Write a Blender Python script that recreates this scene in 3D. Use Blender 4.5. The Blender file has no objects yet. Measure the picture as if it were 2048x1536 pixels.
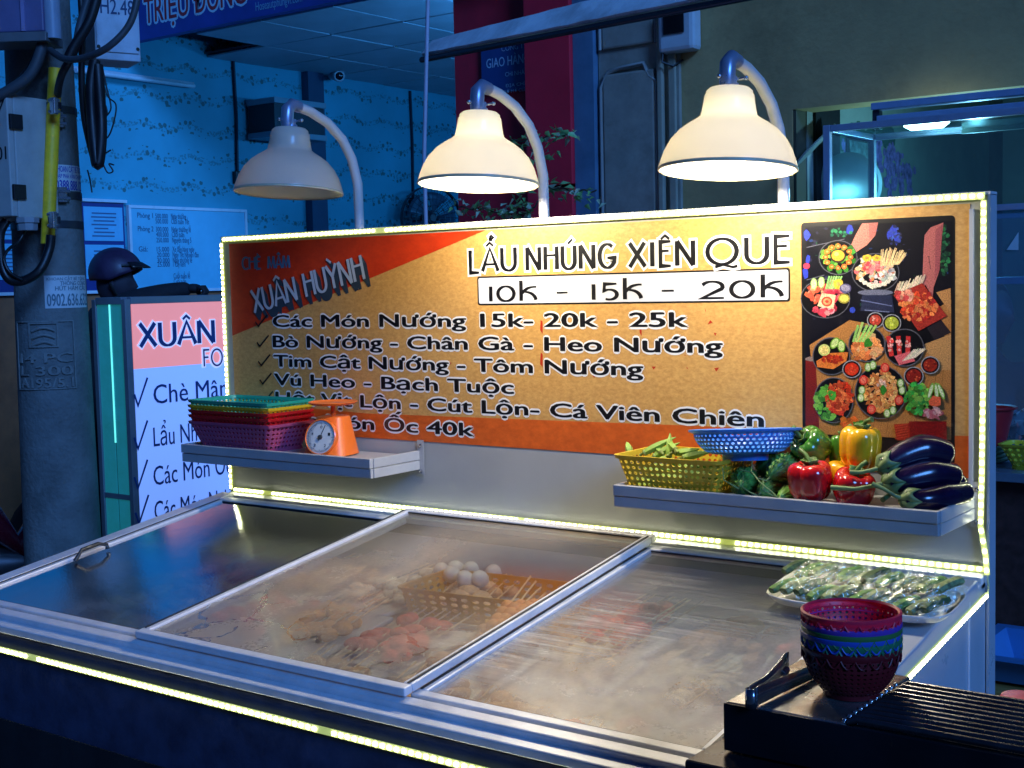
import bpy, math, random
from mathutils import Vector as V, Matrix, Euler
from math import sin, cos, pi, radians as rad
random.seed(7)
S = bpy.context.scene
col = S.collection

# ------------------------------------------------------------------ camera, sky, sun, exposure
cam_d = bpy.data.cameras.new('camera'); cam = bpy.data.objects.new('camera', cam_d); col.objects.link(cam)
cam.location = (3.0062, -2.6420, 0.5966)
cam.rotation_euler = (1.4961604, 0.0234435, 0.6380681)
cam_d.sensor_width = 36; cam_d.lens = 46.84; cam_d.clip_end = 600; cam_d.clip_start = 0.02
S.camera = cam
world = bpy.data.worlds.new('World'); S.world = world; world.use_nodes = True
wn = world.node_tree; bg = wn.nodes['Background']
sky = wn.nodes.new('ShaderNodeTexSky'); sky.sky_type = 'NISHITA'; sky.sun_disc = False
sky.sun_elevation = rad(1.0); sky.sun_rotation = rad(118); sky.ozone_density = 6.0; sky.air_density = 1.0
tint = wn.nodes.new('ShaderNodeMix'); tint.data_type = 'RGBA'; tint.blend_type = 'MULTIPLY'; tint.inputs[0].default_value = 1.0
tint.inputs[7].default_value = (0.45, 0.55, 1.0, 1)
wn.links.new(sky.outputs[0], tint.inputs[6]); wn.links.new(tint.outputs[2], bg.inputs[0])
bg.inputs[1].default_value = 0.08
sd = bpy.data.lights.new('sun', 'SUN'); sun = bpy.data.objects.new('sun', sd); col.objects.link(sun)
sd.energy = 2.0; sd.angle = rad(18); sd.color = (0.11, 0.35, 1.0)
sun.rotation_euler = V((1.0, -0.48, 0.55)).to_track_quat('Z', 'Y').to_euler()
S.view_settings.view_transform = 'Standard'; S.view_settings.look = 'None'
S.view_settings.exposure = 0.3; S.view_settings.gamma = 1.0; S.view_settings.use_curve_mapping = False
S.cycles.max_bounces = 6; S.cycles.transparent_max_bounces = 16; S.cycles.sample_clamp_indirect = 4.0
S.cycles.caustics_reflective = False; S.cycles.caustics_refractive = False

# ------------------------------------------------------------------ measuring helpers (rays through photo pixels hit real planes)
CM = cam.rotation_euler.to_matrix(); CC = V(cam.location); FPX = 2664.65
def ray(px, py): return CM @ V(((px-1024)/FPX, -(py-768)/FPX, -1))
def at(px, py, ax, val):
    d = ray(px, py); t = (val-CC[ax])/d[ax]; return CC + d*t
def hit(px, py, p, n):
    d = ray(px, py); n = V(n); return CC + d*((V(p)-CC).dot(n)/d.dot(n))
def dep(px, py, d): return CC + ray(px, py)*d

# ------------------------------------------------------------------ materials
_m = {}
def mat(name, c, rough=0.5, metal=0.0, var=0.12, scale=8.0, bump=0.0, bscale=60.0, emit=None, es=0.0, trans=0.0, coat=0.0, dirt=0.0, alpha=1.0, spec=0.5, transl=0.0):
    if name in _m: return _m[name]
    m = bpy.data.materials.new(name); m.use_nodes = True; _m[name] = m
    nt = m.node_tree; N = nt.nodes; L = nt.links; b = N['Principled BSDF']
    b.inputs['Base Color'].default_value = (*c, 1); b.inputs['Roughness'].default_value = rough
    b.inputs['Metallic'].default_value = metal; b.inputs['Transmission Weight'].default_value = trans
    b.inputs['Coat Weight'].default_value = coat; b.inputs['Alpha'].default_value = alpha
    b.inputs['Specular IOR Level'].default_value = spec
    tc = N.new('ShaderNodeTexCoord')
    if var > 0:
        n = N.new('ShaderNodeTexNoise'); n.inputs['Scale'].default_value = scale; n.inputs['Detail'].default_value = 8; n.inputs['Roughness'].default_value = 0.65
        L.new(tc.outputs['Object'], n.inputs['Vector'])
        r = N.new('ShaderNodeMapRange'); r.inputs[1].default_value = 0.3; r.inputs[2].default_value = 0.7
        r.inputs[3].default_value = 1-var; r.inputs[4].default_value = 1+var
        L.new(n.outputs[0], r.inputs[0])
        mx = N.new('ShaderNodeMix'); mx.data_type = 'RGBA'; mx.blend_type = 'MULTIPLY'; mx.inputs[0].default_value = 1
        mx.inputs[6].default_value = (*c, 1); L.new(r.outputs[0], mx.inputs[7]); out = mx.outputs[2]
        if dirt > 0:
            n2 = N.new('ShaderNodeTexNoise'); n2.inputs['Scale'].default_value = scale*0.4; n2.inputs['Detail'].default_value = 12; n2.inputs['Roughness'].default_value = 0.75
            L.new(tc.outputs['Object'], n2.inputs['Vector'])
            r2 = N.new('ShaderNodeMapRange'); r2.inputs[1].default_value = 0.5; r2.inputs[2].default_value = 0.68; r2.inputs[4].default_value = dirt
            L.new(n2.outputs[0], r2.inputs[0])
            m2 = N.new('ShaderNodeMix'); m2.data_type = 'RGBA'; L.new(r2.outputs[0], m2.inputs[0]); L.new(out, m2.inputs[6])
            m2.inputs[7].default_value = (c[0]*.35, c[1]*.32, c[2]*.28, 1); out = m2.outputs[2]
        L.new(out, b.inputs['Base Color'])
        rr = N.new('ShaderNodeMapRange'); rr.inputs[1].default_value = .3; rr.inputs[2].default_value = .7
        rr.inputs[3].default_value = max(rough*0.8, .02); rr.inputs[4].default_value = min(rough*1.25, 1)
        L.new(n.outputs[0], rr.inputs[0]); L.new(rr.outputs[0], b.inputs['Roughness'])
    if bump > 0:
        nb = N.new('ShaderNodeTexNoise'); nb.inputs['Scale'].default_value = bscale; nb.inputs['Detail'].default_value = 6
        L.new(tc.outputs['Object'], nb.inputs['Vector'])
        bp = N.new('ShaderNodeBump'); bp.inputs['Strength'].default_value = bump; bp.inputs['Distance'].default_value = 0.01
        L.new(nb.outputs[0], bp.inputs['Height']); L.new(bp.outputs[0], b.inputs['Normal'])
    if emit:
        b.inputs['Emission Color'].default_value = (*emit, 1); b.inputs['Emission Strength'].default_value = es
    if transl > 0:
        tr = N.new('ShaderNodeBsdfTranslucent'); tr.inputs[0].default_value = (*c, 1)
        ms = N.new('ShaderNodeMixShader'); ms.inputs[0].default_value = transl
        L.new(b.outputs[0], ms.inputs[1]); L.new(tr.outputs[0], ms.inputs[2]); L.new(ms.outputs[0], N['Material Output'].inputs[0])
    return m

# ------------------------------------------------------------------ mesh builder
class G:
    def __init__(s): s.v = []; s.f = []; s.c = []; s.cur = (1, 1, 1); s.usec = False
    def add(s, vs, fs):
        o = len(s.v); s.v += [tuple(p) for p in vs]
        for f in fs: s.f.append([i+o for i in f]); s.c.append(s.cur)
        return s
    def color(s, c): s.cur = c; s.usec = True; return s
    def box(s, x0, y0, z0, x1, y1, z1, M=None):
        vs = [V((x, y, z)) for z in (z0, z1) for y in (y0, y1) for x in (x0, x1)]
        if M is not None: vs = [M @ p for p in vs]
        return s.add(vs, [(0,2,3,1),(4,5,7,6),(0,1,5,4),(2,6,7,3),(0,4,6,2),(1,3,7,5)])
    def tube(s, pts, r, n=8, cap=True, flat=1.0):
        pts = [V(p) for p in pts]; k = len(pts)
        rs = r if isinstance(r, (list, tuple)) else [r]*k
        t0 = (pts[1]-pts[0]).normalized(); up = V((0,0,1)) if abs(t0.z) < .9 else V((1,0,0))
        x = t0.cross(up).normalized(); vs = []
        for i, p in enumerate(pts):
            t = (pts[min(i+1,k-1)]-pts[max(i-1,0)]).normalized()
            x = (x - t*x.dot(t)).normalized(); y = t.cross(x)
            for j in range(n):
                a = 2*pi*j/n; vs.append(p + (x*cos(a)+y*sin(a)*flat)*rs[i])
        fs = [(i*n+j, i*n+(j+1)%n, (i+1)*n+(j+1)%n, (i+1)*n+j) for i in range(k-1) for j in range(n)]
        if cap: fs += [tuple(range(n))[::-1], tuple(range((k-1)*n, k*n))]
        return s.add(vs, fs)
    def lathe(s, prof, n=32, M=None, a0=0, a1=2*pi, sy=1.0):
        full = abs(a1-a0-2*pi) < 1e-6; m = n if full else n+1; vs = []
        for r, z in prof:
            for j in range(m):
                a = a0+(a1-a0)*j/n; p = V((r*cos(a), r*sin(a)*sy, z)); vs.append(M @ p if M is not None else p)
        fs = []
        for i in range(len(prof)-1):
            for j in range(n):
                j2 = (j+1) % m; fs.append((i*m+j, i*m+j2, (i+1)*m+j2, (i+1)*m+j))
        return s.add(vs, fs)
    def ball(s, c, r, n=12, k=8, M=None):
        rx, ry, rz = r if isinstance(r, (tuple, list)) else (r, r, r); c = V(c); vs = []; 
        for i in range(k+1):
            p = pi*i/k
            for j in range(n):
                a = 2*pi*j/n; q = V((rx*sin(p)*cos(a), ry*sin(p)*sin(a), rz*cos(p)))
                if M is not None: q = M @ q
                vs.append(c+q)
        return s.add(vs, [(i*n+j, (i+1)*n+j, (i+1)*n+(j+1)%n, i*n+(j+1)%n) for i in range(k) for j in range(n)])
    def surf(s, fn, nu, nv):
        vs = [fn(i/nu, j/nv) for j in range(nv+1) for i in range(nu+1)]
        return s.add(vs, [(j*(nu+1)+i, j*(nu+1)+i+1, (j+1)*(nu+1)+i+1, (j+1)*(nu+1)+i) for j in range(nv) for i in range(nu)])
    def perf(s, fn, nu, nv, hole=0.34, k=1):          # perforated sheet: each cell a ring round an eight-sided hole
        for j in range(nv):
            for i in range(nu):
                O = [(0,0),(.5,0),(1,0),(1,.5),(1,1),(.5,1),(0,1),(0,.5)]; vs = []
                for ox, oy in O: vs.append(fn((i+ox)/nu, (j+oy)/nv))
                for q in range(8):
                    a = -3*pi/4 + q*pi/4; vs.append(fn((i+.5+hole*cos(a)*1.0)/nu, (j+.5+hole*sin(a))/nv))
                s.add(vs, [(q, (q+1)%8, 8+(q+1)%8, 8+q) for q in range(8)])
        return s
    def poly(s, pts): return s.add(pts, [tuple(range(len(pts)))])
    def build(s, name, m, parent=None, smooth=None, bevel=0, solid=0, sub=0, weld=False):
        me = bpy.data.meshes.new(name); me.from_pydata(s.v, [], s.f)
        me.materials.append(m)
        if s.usec:
            at_ = me.color_attributes.new('Col', 'FLOAT_COLOR', 'CORNER'); k = 0
            buf = []
            for f, c in zip(s.f, s.c): buf += [c[0], c[1], c[2], 1.0]*len(f)
            at_.data.foreach_set('color', buf)
        me.update()
        if weld:
            import bmesh
            bm = bmesh.new(); bm.from_mesh(me); bmesh.ops.remove_doubles(bm, verts=bm.verts, dist=1e-5); bm.to_mesh(me); bm.free()
        if smooth is not None:
            me.shade_smooth(); me.set_sharp_from_angle(angle=rad(smooth))
        o = bpy.data.objects.new(name, me); col.objects.link(o)
        if parent: attach(o, parent)
        if bevel:
            b = o.modifiers.new('bevel', 'BEVEL'); b.width = bevel; b.segments = 2; b.limit_method = 'ANGLE'; b.angle_limit = rad(40)
            b.harden_normals = False
        if solid:
            b = o.modifiers.new('solid', 'SOLIDIFY'); b.thickness = solid; b.offset = 0
        if sub:
            b = o.modifiers.new('sub', 'SUBSURF'); b.levels = sub; b.render_levels = sub
        return o
def gworld(p):
    loc = Matrix.LocRotScale(p.location, p.rotation_euler, p.scale)
    return (gworld(p.parent) @ p.matrix_parent_inverse @ loc) if p.parent else loc
def attach(o, p):                                     # meshes are made in world space, so undo the parent's place
    o.parent = p; o.matrix_parent_inverse = gworld(p).inverted()
def attach_local(o, p): o.parent = p
def tag(o, label=None, cat=None, group=None, kind=None):
    if label: o['label'] = label
    if cat: o['category'] = cat
    if group: o['group'] = group
    if kind: o['kind'] = kind
    return o
def empty(name, loc, label, cat, group=None, kind=None):
    o = bpy.data.objects.new(name, None); col.objects.link(o); o.location = loc; o.empty_display_size = .05
    return tag(o, label, cat, group, kind)
def copy_tree(o, parent=None):
    c = o.copy(); col.objects.link(c)
    if parent: c.parent = parent
    for ch in [x for x in o.children]: copy_tree(ch, c)
    return c
def boxg(*a, **k): return G().box(*a, **k)

# ------------------------------------------------------------------ lettering
def text_mesh(s, bold=0.0, spacing=1.0):
    cu = bpy.data.curves.new('t', 'FONT'); cu.body = s; cu.size = 1; cu.offset = bold; cu.space_character = spacing; cu.resolution_u = 3
    ob = bpy.data.objects.new('t', cu); col.objects.link(ob)
    dg = bpy.context.evaluated_depsgraph_get(); me = bpy.data.meshes.new_from_object(ob.evaluated_get(dg))
    vs = [V(v.co) for v in me.vertices]; fs = [tuple(p.vertices) for p in me.polygons]
    bpy.data.objects.remove(ob); bpy.data.curves.remove(cu); bpy.data.meshes.remove(me)
    return vs, fs
CAP = 0.70
def text(g, s, fr, x0, x1, z0, cap, lift, bold=0.0, spacing=1.0, shear=0.0, ref=None):
    """letters of height cap from x0 to x1 in frame fr(x,z,lift)"""
    vs, fs = text_mesh(s, 0.001 if ('ớ' in s or 'ờ' in s) else 0.0, spacing)
    if not vs: return
    rv, _ = text_mesh(ref or s, 0.0, spacing)
    a = min(v.x for v in rv); b = max(v.x for v in rv)
    k = (x1-x0)/(b-a); kz = cap/CAP
    if bold > .05: D = [(bold*cos(2*pi*i/8), bold*sin(2*pi*i/8)) for i in range(8)]
    elif bold > 0: D = [(-bold/2, 0), (bold/2, 0), (0, bold*.35)] if bold > .015 else [(-bold/2, 0), (bold/2, 0)]
    else: D = [(0, 0)]
    for i, (dx, dz) in enumerate(D):
        kk = kz if bold > .05 else k
        g.add([fr(x0+(v.x-a)*k+dx*kk+shear*v.y*kz, z0+v.y*kz+dz*kz, lift+i*8e-6) for v in vs], fs)
def arc(cx, cy, rx, ry, a0, a1, n=14): return [(cx+rx*cos(rad(a0+(a1-a0)*i/n)), cy+ry*sin(rad(a0+(a1-a0)*i/n))) for i in range(n+1)]
GL = {  # deco strokes in a unit-high box: (width, [polylines])
 'L': (.55, [[(.08,1),(.08,.0),(.5,.0)]]), 'A': (.8, [[(.02,0),(.4,1),(.78,0)],[(.16,.3),(.64,.3)]]),
 'U': (.78, [[(.08,1)]+arc(.39,.33,.31,.33,180,360)+[(.70,1)]]), 'N': (.82, [[(.08,0),(.08,1)],[(.08,1),(.72,0)],[(.72,0),(.72,1)]]),
 'H': (.75, [[(.08,0),(.08,1)],[(.67,0),(.67,1)],[(.08,.62),(.67,.62)]]),
 'G': (.85, [arc(.45,.5,.38,.5,50,330)+[(.80,.42),(.45,.42)]]), 'X': (.75, [[(.05,1),(.7,0)],[(.68,1),(.05,0)]]),
 'I': (.25, [[(.12,0),(.12,1)]]), 'E': (.55, [[(.5,1),(.08,1),(.08,0),(.5,0)],[(.08,.62),(.42,.62)]]),
 'Q': (1.1, [arc(.52,.5,.46,.5,0,360,26),[(.3,-.1),(.55,-.02),(.85,-.12),(1.0,-.08)]]), 'C': (.7, [arc(.45,.5,.38,.5,55,305)]),
 'M': (.95, [[(.06,0),(.16,1)],[(.16,1),(.46,.1),(.76,1)],[(.76,1),(.86,0)]]), 'Y': (.75, [[(.03,1),(.37,.5),(.37,0)],[(.37,.5),(.7,1)]]),
 'F': (.55, [[(.5,1),(.08,1),(.08,0)],[(.08,.55),(.42,.55)]]), 'O': (.95, [arc(.46,.5,.41,.5,0,360,24)]),
 '1': (.3, [[(.12,0),(.12,.85)]]), '0': (.95, [arc(.45,.42,.38,.42,0,360,24)]),
 '5': (.75, [[(.62,.85),(.14,.85),(.12,.48)]+arc(.33,.27,.3,.27,115,-120,12)]), '2': (.9, [arc(.4,.58,.34,.27,160,-25,10)+[(.06,.0),(.78,.0)]]),
 'K': (.72, [[(.1,0),(.1,1.15)],[(.12,.42)]+arc(.62,.42,.42,.36,150,80,5),[(.2,.52)]+arc(.25,.0,.42,.5,80,5,8)]),
 'D': (.75, [[(.08,0),(.08,1),(.3,1)]+arc(.3,.5,.38,.5,80,-80,10)+[(.3,0),(.08,0)]]), '-': (.6, [[(.08,.42),(.46,.42)]]), ' ': (.4, []),
}
def ribbon(g, pts, fr, tv, th, ext, lift):
    n = len(pts); P = [V((p[0], p[1])) for p in pts]; closed = (P[0]-P[-1]).length < 1e-4
    Lf = []; Rt = []
    for i in range(n):
        if closed: a = P[i-1 if i else n-2]; b = P[i+1 if i < n-1 else 1]
        else: a = P[max(i-1,0)]; b = P[min(i+1,n-1)]
        d1 = (P[i]-a); d2 = (b-P[i]); 
        d1 = d1.normalized() if d1.length > 1e-6 else d2.normalized(); d2 = d2.normalized() if d2.length > 1e-6 else d1
        t = (d1+d2).normalized(); nn = V((-t.y, t.x)); w = th+(tv-th)*abs(t.y)+ext
        cosv = max(.45, nn.dot(V((-d1.y, d1.x)))); off = nn*(w/2/cosv)
        p = P[i].copy()
        if not closed and i == 0: p -= d2*(ext/2)
        if not closed and i == n-1: p += d1*(ext/2)
        Lf.append(p+off); Rt.append(p-off)
    vs = [fr(p.x, p.y, lift) for p in Lf]+[fr(p.x, p.y, lift) for p in Rt]
    g.add(vs, [(i, i+1, n+i+1, n+i) for i in range(n-1)])
def deco(g, items, fr, lift, tv=.011, th=.006, ext=0.0, step=8e-6):
    """items: (char, accent, x, z, width, height)"""
    k = 0
    for ch, acc, x, z, w, h in items:
        gw, strokes = GL[ch]
        for st in strokes:
            ribbon(g, [(x+px/gw*w, z+pz*h) for px, pz in st], fr, tv, th, ext, lift+k*step); k += 1
        cx = x+w*.5
        A = {'^': [[(-.2,1.1),(0,1.25),(.2,1.1)]], '?': [[(-.2,1.1),(0,1.25),(.2,1.1)], [(-.02,1.48),(.1,1.56),(.19,1.48),(.1,1.38),(.1,1.32)]],
             "'": [[(-.02,1.08),(.2,1.28)]], '`': [[(.05,1.08),(-.18,1.28)]]}.get(acc, [])
        for st in A:
            ribbon(g, [(cx+px*h, z+pz*h) for px, pz in st], fr, th*1.1, th*1.1, ext, lift+k*step); k += 1
def layout(word, accs, x0, x1, z, h, gap=.06):
    tot = sum(GL[c][0] for c in word)+gap*(len(word)-1); k = (x1-x0)/tot; x = x0; out = []
    for c, a in zip(word, accs):
        w = GL[c][0]*k; out.append((c, a, x, z, w, h)); x += w+gap*k
    return out

def rings(g, a, b): pass
TAPE = 0.32; DOT = 14; LAMP_W = 22; SHOP_W = 15; TUBE_W = 13
# ================================================================== freezer frame of reference (top slopes down to the front)
SL = math.atan2(0.14457, 0.96782); CS, SN = cos(SL), sin(SL); FW = 2.2; FL = 0.9786; FLOOR = -0.95
def F(x, s, h): return V((x, -s*CS - h*SN, -s*SN + h*CS))
FM = Matrix(((1,0,0,0),(0,-CS,-SN,0),(0,-SN,CS,0),(0,0,0,1)))     # (x,s,h) -> world (mirrored axes)
def onF(px, py, h=0.0): return hit(px, py, F(0,0,h), (0,-SN,CS))
def fbox(g, x0, s0, h0, x1, s1, h1): return g.box(x0, s0, h0, x1, s1, h1, FM)

# ================================================================== ground
gd = mat('asphalt', (.045,.046,.05), .75, var=.3, scale=3, bump=.4, bscale=90)
def gridplane(z, x0, x1, y0, y1): return G().add([(x0,y0,z),(x1,y0,z),(x1,y1,z),(x0,y1,z)], [(0,1,2,3)])
tag(gridplane(FLOOR-.10, -80, 80, -80, 80).build('ground', gd), kind='structure')
pv = mat('paving', (.16,.15,.14), .6, var=.2, scale=5, bump=.3, dirt=.6)
pave = tag(boxg(-4.6, -1.6, FLOOR-.09, 6.5, 2.85, FLOOR-.012).build('pavement', pv), kind='structure')
slab = boxg(-.247, -.247, 0, .247, .247, .012).build('paving_slab', mat('paving2', (.2,.185,.17), .55, var=.25, scale=6, bump=.2, dirt=.5), pave, bevel=.003)
slab.matrix_parent_inverse = Matrix.Identity(4); slab.location = (-4.3, -1.3, FLOOR-.012)
for i in range(21):
    for j in range(8):
        if i == 0 and j == 0: continue
        c = slab.copy(); col.objects.link(c); c.location = (-4.3+i*.5, -1.3+j*.5, FLOOR-.012+random.uniform(-.001,.001))
road = mat('shop_floor_tile', (.22,.22,.23), .25, var=.15)
tag(boxg(-4.2, 2.86, FLOOR-.09, -.6, 8.2, FLOOR+.0).build('floor', road), kind='structure')
tag(boxg(.44, 3.06, FLOOR-.09, 4.6, 6.2, FLOOR+.0).build('floor', road), kind='structure')

# ================================================================== left shop: papered wall, ceiling tiles, banner, red pier
WX = -4.2
def wallpaper():
    m = bpy.data.materials.new('wallpaper'); m.use_nodes = True; nt = m.node_tree; N = nt.nodes; L = nt.links; b = N['Principled BSDF']
    tc = N.new('ShaderNodeTexCoord'); sp = N.new('ShaderNodeSeparateXYZ'); L.new(tc.outputs['Object'], sp.inputs[0])
    def mth(op, a, bb=None, c=None):
        n = N.new('ShaderNodeMath'); n.operation = op
        for i, q in enumerate((a, bb, c)):
            if q is None: continue
            if isinstance(q, (int, float)): n.inputs[i].default_value = q
            else: L.new(q, n.inputs[i])
        return n.outputs[0]
    # wavy garlands every 0.20 m
    wob = mth('MULTIPLY', mth('SINE', mth('MULTIPLY', sp.outputs[1], 16.0)), .018)
    zz = mth('ADD', sp.outputs[2], wob); fr = mth('FRACT', mth('MULTIPLY', zz, 5.0))
    dist = mth('ABSOLUTE', mth('SUBTRACT', fr, .5))
    band = mth('LESS_THAN', dist, .24); core = mth('LESS_THAN', dist, .09)
    vo = N.new('ShaderNodeTexVoronoi'); vo.inputs['Scale'].default_value = 24; L.new(tc.outputs['Object'], vo.inputs['Vector'])
    vs = N.new('ShaderNodeTexVoronoi'); vs.inputs['Scale'].default_value = 60; L.new(tc.outputs['Object'], vs.inputs['Vector'])
    fl = mth('MULTIPLY', mth('LESS_THAN', vo.outputs['Distance'], .42), band)
    pick = N.new('ShaderNodeSeparateColor'); L.new(vo.outputs['Color'], pick.inputs[0])
    fl = mth('MULTIPLY', fl, mth('GREATER_THAN', pick.outputs[0], .35))
    lf = mth('MULTIPLY', mth('LESS_THAN', vs.outputs['Distance'], .5), core)
    ms = mth('MAXIMUM', fl, mth('MULTIPLY', lf, .6))
    mx = N.new('ShaderNodeMix'); mx.data_type = 'RGBA'; L.new(mth('MULTIPLY', ms, .8), mx.inputs[0])
    mx.inputs[6].default_value = (.06,.43,.55,1); mx.inputs[7].default_value = (.035,.10,.08,1)
    no = N.new('ShaderNodeTexNoise'); no.inputs['Scale'].default_value = 2.2; no.inputs['Detail'].default_value = 6; L.new(tc.outputs['Object'], no.inputs['Vector'])
    mr = N.new('ShaderNodeMapRange'); mr.inputs[1].default_value=.3; mr.inputs[2].default_value=.7; mr.inputs[3].default_value = .82; mr.inputs[4].default_value = 1.1; L.new(no.outputs[0], mr.inputs[0])
    m2 = N.new('ShaderNodeMix'); m2.data_type = 'RGBA'; m2.blend_type = 'MULTIPLY'; m2.inputs[0].default_value = 1
    L.new(mx.outputs[2], m2.inputs[6]); L.new(mr.outputs[0], m2.inputs[7]); L.new(m2.outputs[2], b.inputs['Base Color'])
    b.inputs['Roughness'].default_value = .55
    return m
plaster_o = mat('orange_plaster', (.42,.13,.05), .7, var=.2, dirt=.5)
tag(boxg(WX-.15, -1.2, .60, WX, 8.2, 3.6).build('wall_left', wallpaper()), kind='structure')
tag(boxg(WX-.145, -1.2, FLOOR-.05, WX+.003, 8.2, .598).build('wall_dado', plaster_o), kind='structure')
tag(boxg(WX, 8.0, FLOOR, -.6, 8.15, 2.4).build('wall_back', mat('shop_back', (.3,.4,.48), .6)), kind='structure')
# suspended ceiling
CZ = 2.2
ceil = tag(boxg(WX, 3.0, CZ+.24, -1.0, 8.0, CZ+.30).build('ceiling', mat('ceiling_void', (.01,.011,.013), .9)), kind='structure')
tm = mat('ceiling_board', (.42,.5,.55), .6, var=.15, scale=3, bump=.15, bscale=8)
base = boxg(-.292, -.292, 0, .292, .292, .012).build('ceiling_tile', tm, ceil, bevel=.002); base.matrix_parent_inverse = Matrix.Identity(4)
first = True
for i in range(6):
    for j in range(9):
        x = WX+.3+i*.6; y = 3.3+j*.6
        if i == 0 and j == 0: continue                   # the missing tile: a black gap beside the wall
        if x > -1.2: continue
        t = base if first else base.copy()
        if not first: col.objects.link(t)
        t.location = (x, y, CZ+random.uniform(0,.004)); t.rotation_euler = (random.uniform(-.006,.006), random.uniform(-.006,.006), 0); first = False
g = G()
for i in range(6): g.box(WX+.598+(i)*.6-.012-.0, 3.0, CZ+.014, WX+.598+i*.6+.012, 8.0, CZ+.024)
for j in range(9): g.box(WX, 3.588+j*.6, CZ+.025, -1.0, 3.612+j*.6, CZ+.034)
g.build('ceiling_grid', mat('grid_dark', (.05,.06,.07), .5), ceil)
dl = empty('ceiling_speaker', (-2.35, 4.4, CZ), 'dark round fitting sunk in the blue ceiling tiles above the middle lamp', 'ceiling fitting')
G().lathe([(0,-.012),(.055,-.012),(.075,-.006),(.08,0)], 24, Matrix.Translation((-2.35,4.4,CZ-.004))).build('rim', mat('black_plastic', (.015,.015,.017), .4), dl, smooth=40)
G().lathe([(0,-.02),(.045,-.018),(.05,-.012)], 20, Matrix.Translation((-2.35,4.4,CZ-.005))).build('grille', mat('black_mesh', (.03,.03,.035), .6), dl, smooth=40)
tag(boxg(-1.0, 3.13, FLOOR, -.9, 8.0, 2.4).build('wall_right', mat('shop_back', (.3,.4,.48), .6)), kind='structure')
for i, (yy, lab) in enumerate(((3.75, 'added unseen tube lamp on the left shop right hand wall, nearer the street'), (5.6, 'added unseen tube lamp on the left shop right hand wall, deeper inside'))):
    r = empty('added_tube_lamp', (-1.0, yy, 1.75), lab, 'lamp')  # out of view, added to brighten the papered wall
    boxg(-1.04, yy-.62, 1.73, -1.001, yy+.62, 1.78).build('housing', mat('pale_paint', (.5,.55,.6), .4), r, bevel=.004)
    G().tube([(-1.065, yy-.6, 1.755), (-1.065, yy+.6, 1.755)], .014, 10).build('tube', mat('tube_blue', (.5,.7,1), .4, var=0, emit=(.08,.42,1), es=10), r, smooth=60)
    ld = bpy.data.lights.new('tube_light', 'AREA'); lo = bpy.data.objects.new('tube_light', ld); col.objects.link(lo); ld.shape = 'RECTANGLE'; ld.size = 1.2; ld.size_y = .03
    ld.energy = SHOP_W; ld.color = (.05,.36,1); lo.location = (-1.09, yy, 1.755); lo.rotation_euler = (rad(90), 0, rad(90)); attach(lo, r)
# banner over the shop front: red letters with a pale edge on navy
bn = empty('shop_banner', (-2.6, 2.88, 2.2), 'navy fascia banner with red and white lettering over the left shop front', 'banner')
boxg(WX, 2.86, 2.19, -.5, 2.92, 3.1).build('panel', mat('banner_navy', (.03,.05,.28), .5, var=.3, scale=4), bn)
ba = at(290, 48, 1, 2.86); bb = at(492, 12, 1, 2.86)
frb = lambda x, z, l: V((x, 2.859-l, z))
cap = .155
g = G(); text(g, 'TRIỆU ĐỒNG', frb, ba.x, bb.x, ba.z+.0, cap, .0006, .07); g.build('lettering_edge', mat('banner_white', (.55,.75,.85), .5), bn)
g = G(); text(g, 'TRIỆU ĐỒNG', frb, ba.x, bb.x, ba.z+.0, cap, .0016, .025); g.build('lettering', mat('banner_red', (.42,.02,.03), .5), bn)
g = G(); p0 = at(512, 22, 1, 2.86); p1 = at(605, 6, 1, 2.86); text(g, 'Hoseautphungvf.com', frb, p0.x, p1.x, p0.z, .05, .001, .01); g.build('small_lettering', mat('banner_cyan', (.2,.45,.6), .5), bn)
# fittings on the papered wall
def wallbox(name, px0, py0, px1, py1, th, m, label, cat, **k):
    a = at(px0, py0, 0, WX+th); b = at(px1, py1, 0, WX+th)
    return a, b
dm = mat('dark_trim', (.02,.03,.05), .5)
for (px, y0, y1, lab) in ((466, 116, 342, 'thin dark cable running down the papered wall to a switch left of the first lamp'), (820, 182, 395, 'thin dark cable running down the papered wall above the fan')):
    a = at(px, y0, 0, WX+.012); b = at(px, y1, 0, WX+.012)
    r = empty('wall_cable', (WX, a.y, b.z), lab, 'cable')
    G().tube([(WX+.012, a.y, a.z), (WX+.012, a.y+.01, (a.z+b.z)/2), (WX+.012, a.y, b.z)], .012, 6).build('conduit', dm, r, smooth=60)
    boxg(WX, a.y-.04, b.z-.09, WX+.04, a.y+.05, b.z).build('switch', mat('black_plastic', (.015,.015,.017), .4), r, bevel=.006)
a = at(215, 148, 0, WX+.03); b = at(384, 173, 0, WX+.03)
r = empty('unlit_tube_lamp', a, 'unlit slim tube lamp fixed along the papered wall beside the pole', 'lamp')
G().tube([(WX+.05, a.y-.25, b.z), (WX+.05, b.y, b.z)], .016, 10).build('tube', mat('tube_off', (.6,.7,.75), .3), r, smooth=60)
boxg(WX+.002, a.y-.27, b.z+.0, WX+.034, b.y+.02, b.z+.03).build('housing', mat('pale_paint', (.5,.55,.6), .4), r, bevel=.004)
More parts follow.
